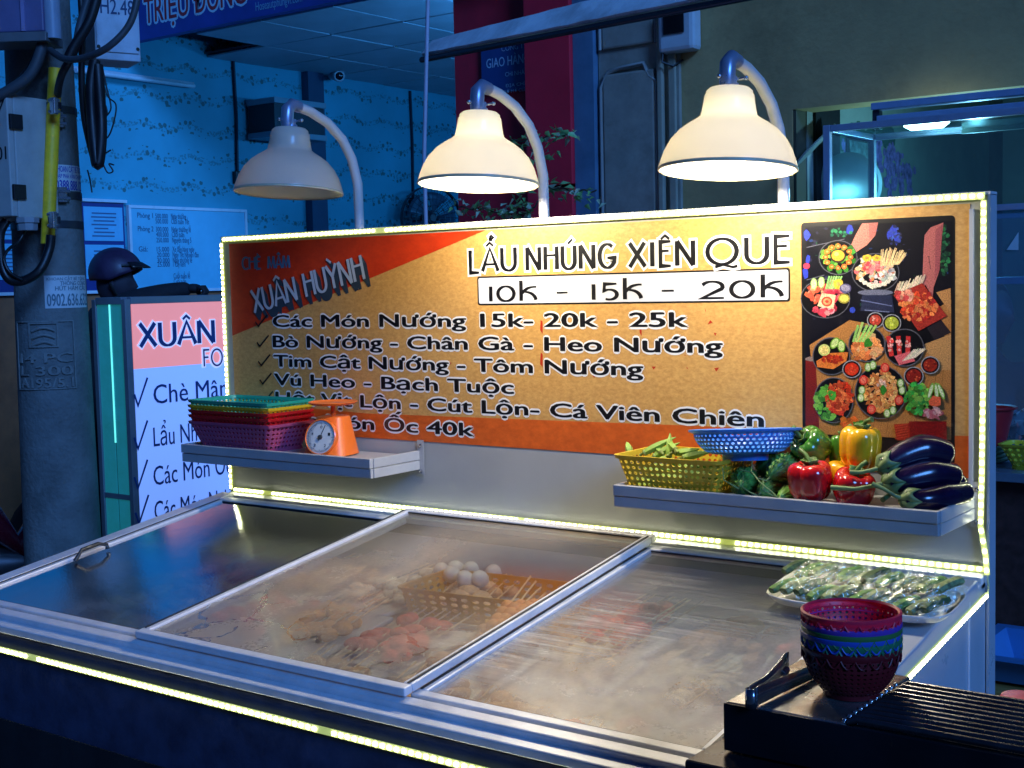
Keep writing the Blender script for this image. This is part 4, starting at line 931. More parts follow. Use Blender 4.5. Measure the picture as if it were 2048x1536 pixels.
    m1 = N.new('ShaderNodeMixShader'); L.new(mth('MULTIPLY', fz.outputs[0], mr(fog, .1, .8, gm[0], gm[1])), m1.inputs[0]); L.new(m0.outputs[0], m1.inputs[1]); L.new(gl.outputs[0], m1.inputs[2]); L.new(m1.outputs[0], o.inputs[0])
    return m
clear_m = glassmat('clear_pane', (.97,.99,.98), .0)
fogs = [fogmat(.13,.50, None, (1.1,.35), (.02,.32), .22, (.35,1.05), (.50,.54,.66), stk=.3), fogmat(.30,.68, onF(1030,1195), (.5,.16), (.04,.42), .32, (.6,1), (.72,.60,.46), stk=.1, trk_=.9), fogmat(.20,.72, None, (.5,.16), (.04,.40), .25, (.35,1.05))]
lids = [(.054, .752, .000), (.742, 1.484, .020), (1.474, FW-.137, .000)]
for i, (x0, x1, h) in enumerate(lids):
    s0, s1 = (.082, FL-.064); w = .022
    if i == 1: s0, s1 = .060, FL-.040
    l = empty('sliding_lid', F((x0+x1)/2, .5, h), ['left sliding glass lid, blue with reflections of the light box', 'middle sliding glass lid, raised over its neighbours, eggs and skewers showing through', 'right sliding glass lid, grey with frost and wiping streaks'][i], None)
    l.parent = fr_; l.matrix_parent_inverse = gworld(fr_).inverted(); 
    if 'category' in l: del l['category']
    t = .016
    for (a, b, c, d) in ((x0, s0, x1, s0+w), (x0, s1-w, x1, s1), (x0, s0+w, x0+w, s1-w), (x1-w, s0+w, x1, s1-w)):
        g = G(); fbox(g, a, b, h, c, d, h+t)
        g.build('frame', alum, l, bevel=.003)
    for (a, c) in ((x0+.006, x0+.011), (x1-.011, x1-.006)):
        g = G(); fbox(g, a, s0+w, h+t+.0003, c, s1-w, h+t+.002); g.build('groove', alum_d, l)
    g = G(); fbox(g, x0+w, s0+w, h+.006, x1-w, s1-w, h+.010); go = g.build('glass', clear_m, l); go.data.materials.append(fogs[i])
    for p_ in go.data.polygons:                       # the mist sits on the outer face only
        if abs(p_.normal.z) > .5 and p_.center.z > F(p_.center.x, (s0+s1)/2, h+.008).z: p_.material_index = 1
    g = G()
    for (a, b, c, d) in ((x0+w, s0+w, x1-w, s0+w+.004), (x0+w, s1-w-.004, x1-w, s1-w)): fbox(g, a, b, h+.0105, c, d, h+.013)
    g.build('gasket', black_g, l)
# handle of the left lid
hp_ = onF(150, 1122, .016); hq = onF(215, 1097, .016); n_ = F(0,0,1)-F(0,0,0)
g = G(); 
for o_ in (0,): g.tube([hp_, hp_+n_*.010+V((.0,.01,0)), hp_+(hq-hp_)*.25+n_*.022, hp_+(hq-hp_)*.75+n_*.022, hq+n_*.010, hq], [.006,.005,.0045,.0045,.005,.006], 10)
g.build('lid_handle', mat('handle_dark', (.06,.065,.07), .3, .6), fr_, smooth=60)
# strips
led(fr_, [(.0, yf-.0005, -.197), (FW, yf-.0005, -.197)], (0,-1,.05), gaps=(.43, 1.32, 1.9))
c0 = at(1972, 1178, 0, FW+.004); c1 = at(1800, 1355, 0, FW+.004)
led(fr_, [(FW+.0045, -.02, -.035), (FW+.0045, c1.y-.45, c1.z-.07)], (1,0,0), pitch=.0155)

# ================================================================== food inside the freezer (seen through the mist)
yel = mat('yellow_plastic', (.75,.42,.02), .35, transl=.15)
def rectbasket(name, label, M, L_, W_, H_, m, nu, nv, wu, cat='basket', group=None, flare=.012, hole=.33, floor=True, rim=.008):
    """open basket with perforated walls and a rolled rim; M places its base centre"""
    r = empty(name, M.translation, label, cat, group)
    def rr(x, y, z, rad_=.018):
        return M @ V((x, y, z))
    def loop(k, v):        # k in 0..1 along the perimeter, rounded corners
        e = flare*(v-.5); hx, hy = L_/2+e, W_/2+e; c = .018; per = [2*(hx-c), pi*c/2, 2*(hy-c), pi*c/2]*2; T = sum(per); d = (k % 1.0)*T
        segs = [((-hx+c,-hy),(1,0)),((hx-c,-hy+c),-90),((hx,-hy+c),(0,1)),((hx-c,hy-c),0),((hx-c,hy),(-1,0)),((-hx+c,hy-c),90),((-hx,hy-c),(0,-1)),((-hx+c,-hy+c),180)]
        for i, p in enumerate(per):
            if d <= p+1e-9 or i == 7:
                q, t = segs[i]
                if i % 2 == 0: return q[0]+t[0]*d, q[1]+t[1]*d
                a = rad(t)+d/c; return q[0]+c*cos(a), q[1]+c*sin(a)
            d -= p
    def fn(u, v): x, y = loop(u, v); return M @ V((x, y, H_*(.10+.80*v)))
    G().perf(fn, nu, nv, hole).build('wall', m, r, solid=.0022)
    for (z0, z1, w, nm) in ((0, H_*.10, .0025, 'base_band'), (H_*.90, H_, rim, 'rim')):
        g = G(); n = 64; vs = []
        for i in range(n):
            for (o, z) in ((0, z0), (w, z0), (w, z1), (0, z1)):
                x, y = loop(i/n, z/H_); k = 1+o/max(L_, W_)*2; vs.append(M @ V((x*k, y*k, z)))
        g.add(vs, [(i*4+j, ((i+1)%n)*4+j, ((i+1)%n)*4+(j+1)%4, i*4+(j+1)%4) for i in range(n) for j in range(4)])
        g.build(nm, m, r, smooth=40)
    if floor:
        G().perf(lambda u, v: M @ V(((u-.5)*(L_-flare-.004), (v-.5)*(W_-flare-.004), .002)), 12, max(4, int(12*W_/L_)), .3).build('floor', m, r, solid=.002)
    return r
foods = [((.75,.46,.22), 'beige'), ((.70,.10,.06), 'red'), ((.80,.34,.06), 'orange'), ((.45,.24,.12), 'brown'), ((.78,.66,.46), 'cream'), ((.22,.34,.08), 'green')]
rnd = random.Random(11)
zf = -.24
def foodpack(c, k, M, lab):
    r = empty('food_tray', M.translation, lab, 'tray', 'trays of frozen food inside the freezer')
    g = G().box(-.098,-.125,0,.098,.125,.012, M); g.build('tray', mat('tray_white', (.6,.6,.58), .4), r, bevel=.004)
    m = mat('food_'+foods[k][1], foods[k][0], .5, var=.5, scale=40, bump=.5, bscale=80)
    if k in (0, 1, 2, 4):
        for i in range(7):
            xx = -.075+i*.025; G().tube([M @ V((xx,-.09,.03)), M @ V((xx+rnd.uniform(-.01,.01),.15,.045))], .0019, 5).build('stick', mat('bamboo', (.72,.52,.28), .6), r)
    for i in range(24):
        x, y = rnd.uniform(-.082,.082), rnd.uniform(-.108,.09)
        G().ball(M @ V((x,y,.022+.018*rnd.random())), (.022+.01*rnd.random(), .018+.012*rnd.random(), .015), 9, 6, Matrix.Rotation(rnd.random()*3,3,'Z')).build('food_piece', m, r, smooth=180)
order = [1,5,3,1, 4,2,0,1, 0,4,2,3, 0,1,0,2, 3,0,1,4, 0,3,4,1]
deck_ = G().box(.06,.10,-.30,FW-.15,FL-.09,-.15,FM).build('frozen_load', mat('frost_load', (.66,.50,.36), .7, var=.4, scale=9, bump=.8, bscale=25), None)
tag(deck_, 'frosted bed of frozen food filling the bottom of the freezer', 'frozen food', kind='stuff')
cnames = {'beige':'beige','red':'dark red','orange':'orange','brown':'brown','cream':'cream coloured','green':'green'}
places = ['the left lid', 'the middle lid', 'the right lid']
k = 0
for ix in range(9):
    for iy in range(3):
        x = .16+ix*.225; y = -.22-iy*.26; 
        if x > 2.0: continue
        if 1.15 < x < 1.5 and iy == 0: continue
        z = F(0,-y,-.145).z; fi = order[(ix*3+iy) % len(order)]
        M = Matrix.Translation(F(x+rnd.uniform(-.02,.02), -y, -.140)) @ Matrix.Rotation(SL,4,'X') @ Matrix.Rotation(rnd.uniform(-.3,.3),4,'Z')
        foodpack(None, fi, M, '%s frozen food tray under %s, %s row, %s from its left' % (cnames[foods[fi][1]], places[min(2, int(x/.74))], ['back','middle','front'][iy], ['first','second','third','fourth'][min(3, ix-[0,3,6][min(2,int(x/.74))] if ix>=[0,3,6][min(2,int(x/.74))] else 0)]))
# eggs and fish ball skewers under the middle lid
eggm = mat('eggshell', (.90,.87,.78), .4, var=.08)
eb = onF(960, 1150, -.05)
bw = Matrix.Translation((1.15, -.225, -.170)) @ Matrix.Rotation(rad(5),4,'Z')
rectbasket('yellow_basket', 'yellow plastic basket under the middle lid holding eggs and skewers', bw, .40, .20, .07, yel, 40, 4, 0)
for i, (px, py) in enumerate([(883,1142),(905,1150),(943,1140),(930,1158),(960,1158),(988,1146),(912,1138)]):
    c = hit(px, py, (0,0,-.11), (0,0,1))
    o = G().ball(c, (.021,.021,.027), 16, 12, Matrix.Rotation(rad(60), 3, (1, rnd.random(), 0))).build('egg', eggm, smooth=180)
    tag(o, 'white egg under the middle lid, %s from the left' % ['first','second','fifth','fourth','sixth','rightmost','third'][i], 'egg', 'white eggs in the yellow basket')
ball_m = mat('fish_ball', (.95,.38,.10), .5, var=.15, scale=30)
stick = mat('bamboo', (.72,.52,.28), .6)
for i in range(6):
    a = hit(985+i*16, 1255-i*9+(i%2)*8, (0,0,-.115), (0,0,1)); b = hit(1052+i*11, 1165+i*9, (0,0,-.085), (0,0,1))
    r = empty('skewer', a, 'fish ball skewer under the middle lid, %s from the left' % ['first','second','third','fourth','fifth','sixth'][i], 'skewer', 'fish ball skewers under the middle lid')
    G().tube([a-(b-a)*.12, b+(b-a)*.15], .0026, 6).build('stick', stick, r, smooth=60)
    for k in range(4): G().ball(a+(b-a)*(.02+k*.135), .0155+.001*rnd.random(), 12, 8).build('fish_ball', ball_m, r, smooth=180)

# ================================================================== menu board on the back of the freezer
mb = empty('menu_board', (1.1, .02, 0), 'large lit menu board with orange printed sheet and LED edge standing behind the freezer', 'menu board')
BH = .752
panel = mat('board_white', (.36,.37,.37), .5, var=.05, bump=.04, bscale=200)
boxg(0, .0, -.30, FW, .035, BH-.004).build('panel', panel, mb, bevel=.002)
boxg(FW+.0004, -.003, -.30, FW+.006, .037, BH-.002).build('edge_trim', whitep, mb)
boxg(-.006, -.003, -.30, -.0004, .037, BH-.002).build('edge_trim', whitep, mb)
boxg(-.006, -.004, BH-.0035, FW+.006, .038, BH+.003).build('top_trim', alum, mb)
boxg(FW-.034, -.006, .165, FW-.026, -.0006, BH-.03).build('print_frame', whitep, mb); boxg(FW-.034, -.006, .158, FW-.012, -.0006, .165).build('print_frame', whitep, mb)
FRB = lambda x, z, l: V((x, -.0008-l, z))
px0, px1, pz0, pz1 = .026, FW-.034, .192, .733
def printmat(name, c, c2, sc=120):
    m = mat(name, c, .42, var=0, coat=.15); N = m.node_tree.nodes; L = m.node_tree.links; b = N['Principled BSDF']
    tc = N.new('ShaderNodeTexCoord'); n = N.new('ShaderNodeTexNoise'); n.inputs['Scale'].default_value = sc; n.inputs['Detail'].default_value = 10; n.inputs['Roughness'].default_value = .75
    mp = N.new('ShaderNodeMapping'); mp.inputs['Scale'].default_value = (.6,1,1); L.new(tc.outputs['Object'], mp.inputs[0]); L.new(mp.outputs[0], n.inputs['Vector'])
    r = N.new('ShaderNodeMapRange'); r.inputs[1].default_value=.38; r.inputs[2].default_value=.62; L.new(n.outputs[0], r.inputs[0])
    mx = N.new('ShaderNodeMix'); mx.data_type='RGBA'; mx.inputs[6].default_value=(*c,1); mx.inputs[7].default_value=(*c2,1); L.new(r.outputs[0], mx.inputs[0]); L.new(mx.outputs[2], b.inputs['Base Color']); return m
kraft = printmat('kraft_print', (.66,.38,.12), (.50,.26,.075)); orng = printmat('orange_print', (.72,.13,.018), (.55,.09,.012), 40); redp = printmat('red_print', (.62,.045,.008), (.5,.03,.006), 40)
def sheet(pts, l, nm, m, par=mb): return G().poly([FRB(x, z, l) for x, z in pts]).build(nm, m, par)
ps = boxg(px0, -.0012, pz0, px1, -.0004, pz1).build('print_sheet', kraft, mb)
zb0 = .262
sheet([(px0,pz0),(px1,pz0),(px1,zb0+.014),(1.81,zb0+.010),(.55,zb0-.004),(px0,zb0+.012)], .0006, 'orange_band', orng, ps)
sheet([(px0,.466),(.972,pz1),(px0,pz1)], .0006, 'red_corner', redp, ps)
wht = mat('print_white', (.82,.82,.82), .4, var=0); blk = mat('print_black', (.006,.006,.008), .35, var=0)
# price plate
def rrect(x0, x1, z0, z1, r_, n=5):
    P = []
    for cx, cz, a in ((x1-r_,z1-r_,0),(x0+r_,z1-r_,90),(x0+r_,z0+r_,180),(x1-r_,z0+r_,270)):
        P += [(cx+r_*cos(rad(a+90*i/n)), cz+r_*sin(rad(a+90*i/n))) for i in range(n+1)]
    return P
sheet(rrect(.940,1.786,.546,.618,.006), .0008, 'price_plate_edge', blk, ps)
pp = sheet(rrect(.944,1.782,.550,.614,.005), .0010, 'price_plate', mat('plate_pale', (.66,.68,.74), .4, var=.03), ps)
g = G(); ge = G()
its = []
for ch, a_, w_ in (('1',.975,.018),('0',1.0,.062),('K',1.068,.056),('-',1.175,.05),('1',1.28,.018),('5',1.308,.052),('K',1.366,.055),('-',1.465,.05),('2',1.57,.068),('0',1.642,.066),('K',1.715,.056)):
    its.append((ch, '', a_, .556, w_, .043))
deco(g, its, FRB, .0015, .011, .0042); g.build('price_lettering', blk, ps); g = G()
# title
T = []
T += layout('LẨU'.replace('Ẩ','A'), ['','?',''], .915, 1.065, .631, .056, .10)
T += layout('NHUNG', ['','',"'",'',''], 1.092, 1.350, .630, .055, .13)
T += layout('XIEN', ['','','^',''], 1.385, 1.560, .630, .055, .13)
T += layout('QUE', ['','',''], 1.585, 1.790, .630, .056, .10)
T = [(c, a, x, z-(.003 if c=='L' else 0), w, h) for c, a, x, z, w, h in T]
deco(ge, T, FRB, .0008, .011, .006, .011); deco(g, T, FRB, .0016, .0115, .0052)
# body lines
B_ = [('Các Món Nướng 15k- 20k - 25k', .2, 1.536, .492), ('Bò Nướng - Chân Gà - Heo Nướng', .197, 1.622, .434), ('Tim Cật Nướng - Tôm Nướng', .198, 1.417, .379), ('Vú Heo - Bạch Tuộc', .197, 1.045, .326), ('Hột Vịt Lộn - Cút Lộn- Cá Viên Chiên', .2, 1.72, .274), ('Các Món Ốc 40k', .205, .916, .214)]
g.build('title_lettering', blk, ps); ge.build('title_edge', wht, ps)
for s, x0, x1, z in B_:
    ge = G(); g = G(); text(ge, s, FRB, x0, x1, z, .0335, .0008, .115, 1.0); text(g, s, FRB, x0, x1, z, .0335, .0012, .05)
    ge.build('lettering_edge', wht, ps); g.build('lettering', blk, ps)
for i, (_, x0, x1, z) in enumerate(B_[:5]):
    g = G(); ribbon(g, [(.128+i*.003, z+.014), (.140+i*.003, z+.002), (.178+i*.003, z+.034)], FRB, .005, .005, 0, .0028); g.build('tick', blk, ps)
# logo in the red corner
g = G(); gs = G(); rot = rad(11.5); ox, oz = .125, .532
L3 = layout('CHE', ['','','`'], .079, .160, .658, .034, .05)+layout('MAM', ['','^',''], .186, .277, .658, .034, .05)
gc = G(); deco(gc, L3, FRB, .0012, .0085, .0045)
gc.build('logo_small_lettering', mat('logo_blue', (.06,.20,.45), .4, var=0), ps)
FRL = lambda x, z, l: FRB(ox+x*cos(rot)-z*.22, oz+x*sin(rot)+z*1.0, l)
L4 = layout('XUAN', ['','','^',''], 0, .185, 0, .064, .05)+layout('HUYNH', ['','','`','',''], .215, .447, 0, .064, .05)
for k in range(5):
    FRS = lambda x, z, l, k=k: FRL(x+.0025*k+.0005, z-.005*k-.003, l)
    deco(gs, L4, FRS, .0012+.0008*(4-k)*.2, .012, .008, .0, 5e-6)
deco(g, L4, FRL, .0030, .010, .006)
gs.build('logo_shadow', mat('logo_dark', (.03,.05,.07), .4, var=0), ps); g.build('logo_lettering', mat('logo_silver', (.42,.50,.58), .35, var=0), ps)
# small red shards
g = G()
for P in ([(1082,640),(1086,643),(1086,668),(1081,660)],[(1280,655),(1284,655),(1284,672),(1280,665)],[(1082,705),(1086,708),(1086,734),(1081,728)],[(1416,649),(1421,640),(1426,645)],[(1428,665),(1434,666),(1431,672)],[(1304,733),(1313,733),(1308,739)],[(1429,736),(1439,735),(1433,743)],[(1185,750),(1193,750),(1189,756)],[(1410,615),(1413,622),(1412,624)],[(1370,707),(1372,712),(1370,712)],[(1374,733),(1377,738),(1374,737)],[(900,725),(904,725),(902,729)],[(975,725),(979,726),(977,731)]):
    g.poly([FRB(at(x,y,1,0).x, at(x,y,1,0).z, .0008) for x, y in P])
g.build('red_shards', mat('shard_red', (.45,.03,.01), .4, var=0), ps)

# ---- the food photograph printed on the board
vcol = bpy.data.materials.new('photo_print'); vcol.use_nodes = True; N_ = vcol.node_tree.nodes; b_ = N_['Principled BSDF']; vc = N_.new('ShaderNodeVertexColor'); vc.layer_name = 'Col'
nv_ = N_.new('ShaderNodeTexNoise'); nv_.inputs['Scale'].default_value = 420; nv_.inputs['Detail'].default_value = 6; tv_ = N_.new('ShaderNodeTexCoord'); vcol.node_tree.links.new(tv_.outputs['Object'], nv_.inputs['Vector'])
rv_ = N_.new('ShaderNodeMapRange'); rv_.inputs[1].default_value=.35; rv_.inputs[2].default_value=.65; rv_.inputs[3].default_value=.62; rv_.inputs[4].default_value=1.25; vcol.node_tree.links.new(nv_.outputs[0], rv_.inputs[0])
mv_ = N_.new('ShaderNodeMix'); mv_.data_type='RGBA'; mv_.blend_type='MULTIPLY'; mv_.inputs[0].default_value=1; vcol.node_tree.links.new(vc.outputs[0], mv_.inputs[6]); vcol.node_tree.links.new(rv_.outputs[0], mv_.inputs[7]); vcol.node_tree.links.new(mv_.outputs[2], b_.inputs['Base Color']); b_.inputs['Roughness'].default_value = .3
pq = [(1603,443),(1912,428),(1908,930),(1604,905)]
X0, X1, Z0, Z1 = 1.812, 2.137, .215, .712
ph = sheet(rrect(X0, X1, Z0, Z1, .008), .0008, 'food_photo', blk, ps)
rp_ = random.Random(5); g = G(); lay = [0]
def W2(px, py):
    q = at(px, py, 1, 0); return q.x, q.z
def shp(pts, c):
    lay[0] += 1; g.color(c); g.poly([FRB(*W2(x, y), .0012+lay[0]*2.2e-6) for x, y in pts])
def ell(cx, cy, rx, ry, c, n=14, wob=0, rot_=0):
    P = []
    for i in range(n):
        a = -2*pi*i/n; k = 1+wob*(rp_.random()-.5)*2; x, y = rx*k*cos(a), ry*k*sin(a); P.append((cx+x*cos(rot_)-y*sin(rot_), cy+x*sin(rot_)+y*cos(rot_)))
    shp(P, c)
def jit(c, v=.35): k = 1+rp_.uniform(-v, v); return tuple(max(0, min(1, q*k*(1+rp_.uniform(-.12,.12)))) for q in c)
def scat(cx, cy, rx, ry, cols, n, s, asp=1.0):
    for _ in range(n):
        a = rp_.random()*2*pi; r_ = math.sqrt(rp_.random()); ss = s*rp_.uniform(.6,1.3)
        ell(cx+rx*r_*cos(a), cy+ry*r_*sin(a), ss*asp, ss, jit(rp_.choice(cols)), 6, .3, rp_.random()*3)
def line(x0, y0, x1, y1, w, c):
    dx, dy = x1-x0, y1-y0; l_ = math.hypot(dx, dy); nx, ny = -dy/l_*w/2, dx/l_*w/2; shp([(x0+nx,y0+ny),(x0-nx,y0-ny),(x1-nx,y1-ny),(x1+nx,y1+ny)], c)
K = (.004,.004,.006); WOOD = (.42,.18,.05); GR = (.05,.22,.03); GL_ = (.18,.42,.06); RD = (.45,.02,.02); ORG = (.62,.17,.03); CRM = (.70,.52,.28); PK = (.62,.10,.12); WH = (.65,.62,.52); YL = (.75,.52,.05)
shp([(1612,453),(1905,441),(1902,870),(1613,860)], (.005,.005,.010))
for _ in range(60): ell(rp_.uniform(1615,1900), rp_.uniform(455,640), rp_.uniform(1,5), rp_.uniform(1,4), rp_.choice([(.01,.03,.12),(.02,.02,.05),(.01,.06,.03),(.03,.03,.08)]), 6, .3)
for x,y in ((1615,470),(1617,520),(1612,545),(1700,460),(1778,470),(1795,480),(1788,463)): ell(x, y, 6, 10, (.03,.05,.45), 7, .4)
scat(1680,465,22,8,[(.02,.18,.08),(.01,.08,.05)],24,3); scat(1890,500,10,50,[(.02,.14,.05),(.01,.05,.03)],40,4)
scat(1790,470,14,20,[(.04,.08,.40),(.02,.03,.12)],24,3)
line(1614,495,1690,478,1.5,(.12,.12,.16)); line(1614,560,1650,550,1.5,(.12,.12,.16)); ell(1614,532,7,6,(.7,.05,.10),9)
# wooden table
shp([(1800,660),(1903,600),(1903,880),(1640,868),(1620,690),(1700,640)], WOOD)
for i in range(14): line(1730+i*13, 640+rp_.random()*20, 1690+i*14, 865, 1.2, jit((.30,.12,.03)))
shp([(1790,650),(1850,612),(1902,690),(1850,700)], K); shp([(1845,690),(1903,668),(1903,740),(1880,740)], (.5,.26,.09))
shp([(1873,585),(1902,576),(1903,628)], (.5,.24,.08)); shp([(1845,640),(1868,620),(1903,665),(1870,680)], (.02,.015,.02))
shp([(1612,720),(1632,715),(1640,862),(1612,866)], (.16,.012,.012)); ell(1630,718,18,5,(.25,.18,.16),9,.2)
# arms
shp([(1725,447),(1757,445),(1752,470),(1735,490),(1712,505),(1702,492),(1712,470)], (.62,.22,.17)); shp([(1738,447),(1757,445),(1752,470),(1740,480)], (.5,.15,.13))
shp([(1862,455),(1888,445),(1884,480),(1880,540),(1868,575),(1866,595),(1852,570),(1845,575),(1848,500),(1850,470)], (.45,.13,.12)); shp([(1872,460),(1888,445),(1884,480),(1880,540),(1870,560)], (.32,.08,.09))
line(1858,512,1862,538,1.2,(.08,.03,.04)); line(1856,514,1860,512,1.2,(.08,.03,.04)); line(1858,525,1862,523,1,(.08,.03,.04))
# plates: dark disc, filling
def plate(cx, cy, rx, ry, rim=(.03,.03,.035)):
    ell(cx, cy, rx+2, ry+2, (.10,.10,.12), 26); ell(cx, cy, rx, ry, K, 26)
plate(1677,515,37,33); scat(1677,514,33,29,[GR,GL_],40,5)
for i in range(12):
    a = 2*pi*i/12; ell(1677+25*cos(a), 514+22*sin(a), 6, 5, jit(ORG,.2), 8, .2); ell(1677+25*cos(a), 514+22*sin(a), 2.5, 2, (.75,.45,.15), 6)
ell(1677,512,16,14,(.05,.03,.02),16); ell(1677,511,13,11,(.85,.42,.05),16); ell(1674,508,5,4,(.95,.62,.2),8)
plate(1752,545,46,37); ell(1752,585,36,6,(.14,.15,.22),14); scat(1752,543,40,30,[WH,CRM,PK,(.7,.28,.10)],90,5)
scat(1748,535,20,14,[(.75,.08,.10),(.8,.25,.25)],30,4); scat(1778,552,16,14,[(.55,.58,.55),(.4,.42,.42)],24,4)
for i in range(8): a = pi*.15+pi*.75*i/8; ell(1752+34*cos(a), 545+26*sin(a), 6, 4.5, (.78,.72,.58), 6)
for x, y in ((1735,516),(1755,516)): ell(x,y,9,7,YL,10,.15); ell(x,y,4,3,(.45,.25,.05),8)
for i in range(34): x = 1764+i*1.1; line(x-2, 532-i*.1, x+2+i*.35+rp_.uniform(-3,3), 496+abs(i-14)*.5+rp_.uniform(-5,5), 1.6, jit((.78,.58,.28),.25))
shp([(1725,590),(1785,590),(1790,625),(1722,622)], (.02,.025,.06)); line(1722,600,1785,612,2,(.12,.14,.28)); line(1730,620,1780,624,2,(.16,.18,.30)); ell(1706,620,6,6,(.03,.06,.45),8)
plate(1652,597,48,38); scat(1640,590,26,22,[(.65,.10,.05),(.75,.25,.15)],40,5); scat(1668,590,22,26,[(.55,.03,.06),(.62,.10,.12)],30,7); scat(1655,620,26,10,[(.60,.05,.08),(.75,.35,.35)],24,6)
shp([(1645,586),(1673,590),(1668,618),(1636,612)], (.85,.62,.36)); ell(1655,603,11,10,(.65,.05,.03),12); ell(1655,603,8,7,(.75,.35,.15),10); ell(1655,603,4,3,(.65,.05,.03),6)
for x, y in ((1629,568),(1644,565)): ell(x,y,7,12,(.30,.50,.12),12); ell(x,y,5,10,(.62,.75,.38),12)
for i in range(6): line(1653+i*4,578,1660+i*5,552,3.5,jit((.30,.60,.18)))
ell(1678,568,11,10,YL,10,.15); ell(1678,568,5,4,(.65,.40,.1),8); ell(1692,577,12,10,(.10,.09,.20),12); ell(1692,576,9,7,(.28,.26,.36),10,.2); ell(1689,597,12,10,(.35,.30,.05),12); ell(1689,597,9,7,(.80,.70,.12),10)
# skewer platter
for i in range(50): x = 1790+i*1.1; line(x, 588-i*.35+rp_.uniform(-4,4), x+8, 570-i*.35+rp_.uniform(-6,6), 1.8, jit((.72,.58,.40),.25))
shp([(1788,590),(1846,566),(1895,632),(1838,662)], (.35,.03,.02)); scat(1838,614,36,28,[(.55,.05,.02),(.70,.20,.06),(.40,.02,.02)],150,4,1.5); scat(1812,592,18,10,[(.6,.06,.06),(.75,.3,.2)],24,5)
# lower dishes
def bowl(cx, cy, r_, cin, cols):
    ell(cx,cy,r_+2,r_+1,(.30,.30,.33),16); ell(cx,cy,r_,r_-1,K,16); ell(cx,cy,r_-3,r_-4,cin,14); scat(cx,cy,r_-6,r_-7,cols,14,2)
bowl(1752,640,15,(.45,.05,.03),[(.7,.1,.06),(.6,.4,.3)]); bowl(1785,646,17,(.35,.40,.04),[(.6,.65,.12),(.45,.5,.05)])
plate(1664,712,36,36); ell(1650,700,12,12,(.55,.62,.18),12); ell(1650,700,9,9,(.75,.62,.18),12); scat(1650,700,7,7,[(.8,.6,.2)],14,2)
for x, y, q in ((1671,686,1.2),(1684,692,.5)): ell(x,y,8,13,(.15,.35,.03),12,0,q-.6); ell(x,y,6,10,(.55,.68,.25),12,0,q-.6)
shp([(1634,722),(1662,706),(1698,704),(1694,722),(1668,738),(1636,734)], ORG); scat(1666,718,22,8,[(.40,.03,.01),(.30,.02,.01)],60,3)
plate(1735,688,35,34); scat(1735,694,28,24,[(.75,.28,.08),(.65,.18,.05),(.80,.42,.18)],90,5,1.8)
for i in range(5): line(1708+i*6,684,1718+i*9,650-(i==1)*6,5,jit((.30,.50,.12)))
ell(1738,686,8,9,(.03,.20,.02),8,.3)
plate(1810,695,38,36); [ (line(1785+i*16, 712, 1778+i*20, 672, 9, (.55,.03,.03)), scat(1783+i*17,690,5,12,[(.65,.05,.04),(.8,.4,.35)],14,3)) for i in range(3) ]
shp([(1790,712),(1822,702),(1832,722),(1800,730)], (.65,.12,.14))
for i in range(20): line(1806+i*1.4,722-i*.4,1830+i*1.2,700-i*.2+rp_.uniform(-2,2),1.4,jit((.72,.62,.45),.2))
bowl(1705,738,17,(.60,.03,.01),[(.75,.08,.03)]); bowl(1862,730,17,(.28,.02,.01),[(.5,.08,.03),(.2,.01,.01)]); bowl(1829,752,18,(.25,.015,.01),[(.5,.08,.03),(.15,.01,.01)])
plate(1669,800,38,44); scat(1656,806,24,34,[GL_,GR,(.10,.35,.04)],90,5); scat(1680,795,24,30,[(.55,.06,.02),(.65,.14,.04),(.45,.03,.01)],150,3.5,2); scat(1666,790,7,8,[(.05,.30,.03)],20,3)
plate(1763,784,50,52); scat(1763,782,34,40,[(.62,.26,.07),(.48,.15,.04),(.72,.40,.14)],260,3.2,1.8)
for x, y in ((1738,734),(1748,730),(1724,795),(1726,780),(1806,780),(1803,766),(1788,820),(1776,826)): ell(x,y,7,9,(.16,.36,.04),12); ell(x,y,5,7,(.62,.72,.42),12)
for x, y in ((1729,760),(1772,735),(1800,800),(1745,818)): ell(x,y,9,10,(.60,.03,.02),12); ell(x,y,6,7,(.72,.16,.10),12)
scat(1768,768,12,8,[(.80,.50,.40)],16,3); ell(1768,780,7,9,(.03,.20,.02),8,.3)
scat(1836,798,26,32,[GR,GL_,(.03,.30,.05)],120,5)
for x, q in ((1863,.3),(1875,-.1),(1884,-.4)): ell(x,782,5,18,(.20,.42,.06),12,0,q); ell(x,782,3,14,(.62,.72,.42),12,0,q)
ell(1872,802,13,12,(.70,.12,.05),10,.2); scat(1868,826,20,10,[(.65,.35,.35),(.4,.1,.12)],40,3,2)
shp([(1820,842),(1895,842),(1896,885),(1820,885)], (.22,.008,.008)); shp([(1790,848),(1820,846),(1822,880),(1796,880)], (.35,.02,.01))
for i in range(6): line(1792,852+i*5,1818,847+i*5,1.5,(.55,.06,.03))
scat(1700,845,18,10,[(.75,.16,.02),(.6,.1,.02)],16,6); scat(1720,850,14,8,[GR],20,4)
g.build('photo_image', vcol, ph)
g = G(); a, b = at(1826,869,1,0), at(1883,869,1,0); text(g, 'Xuân Huỳnh', lambda x, z, l: FRB(x, z, l), a.x, b.x, a.z, .0125, .0045, .012); g.build('photo_lettering', mat('print_soft', (.7,.6,.55), .4, var=0), ph)
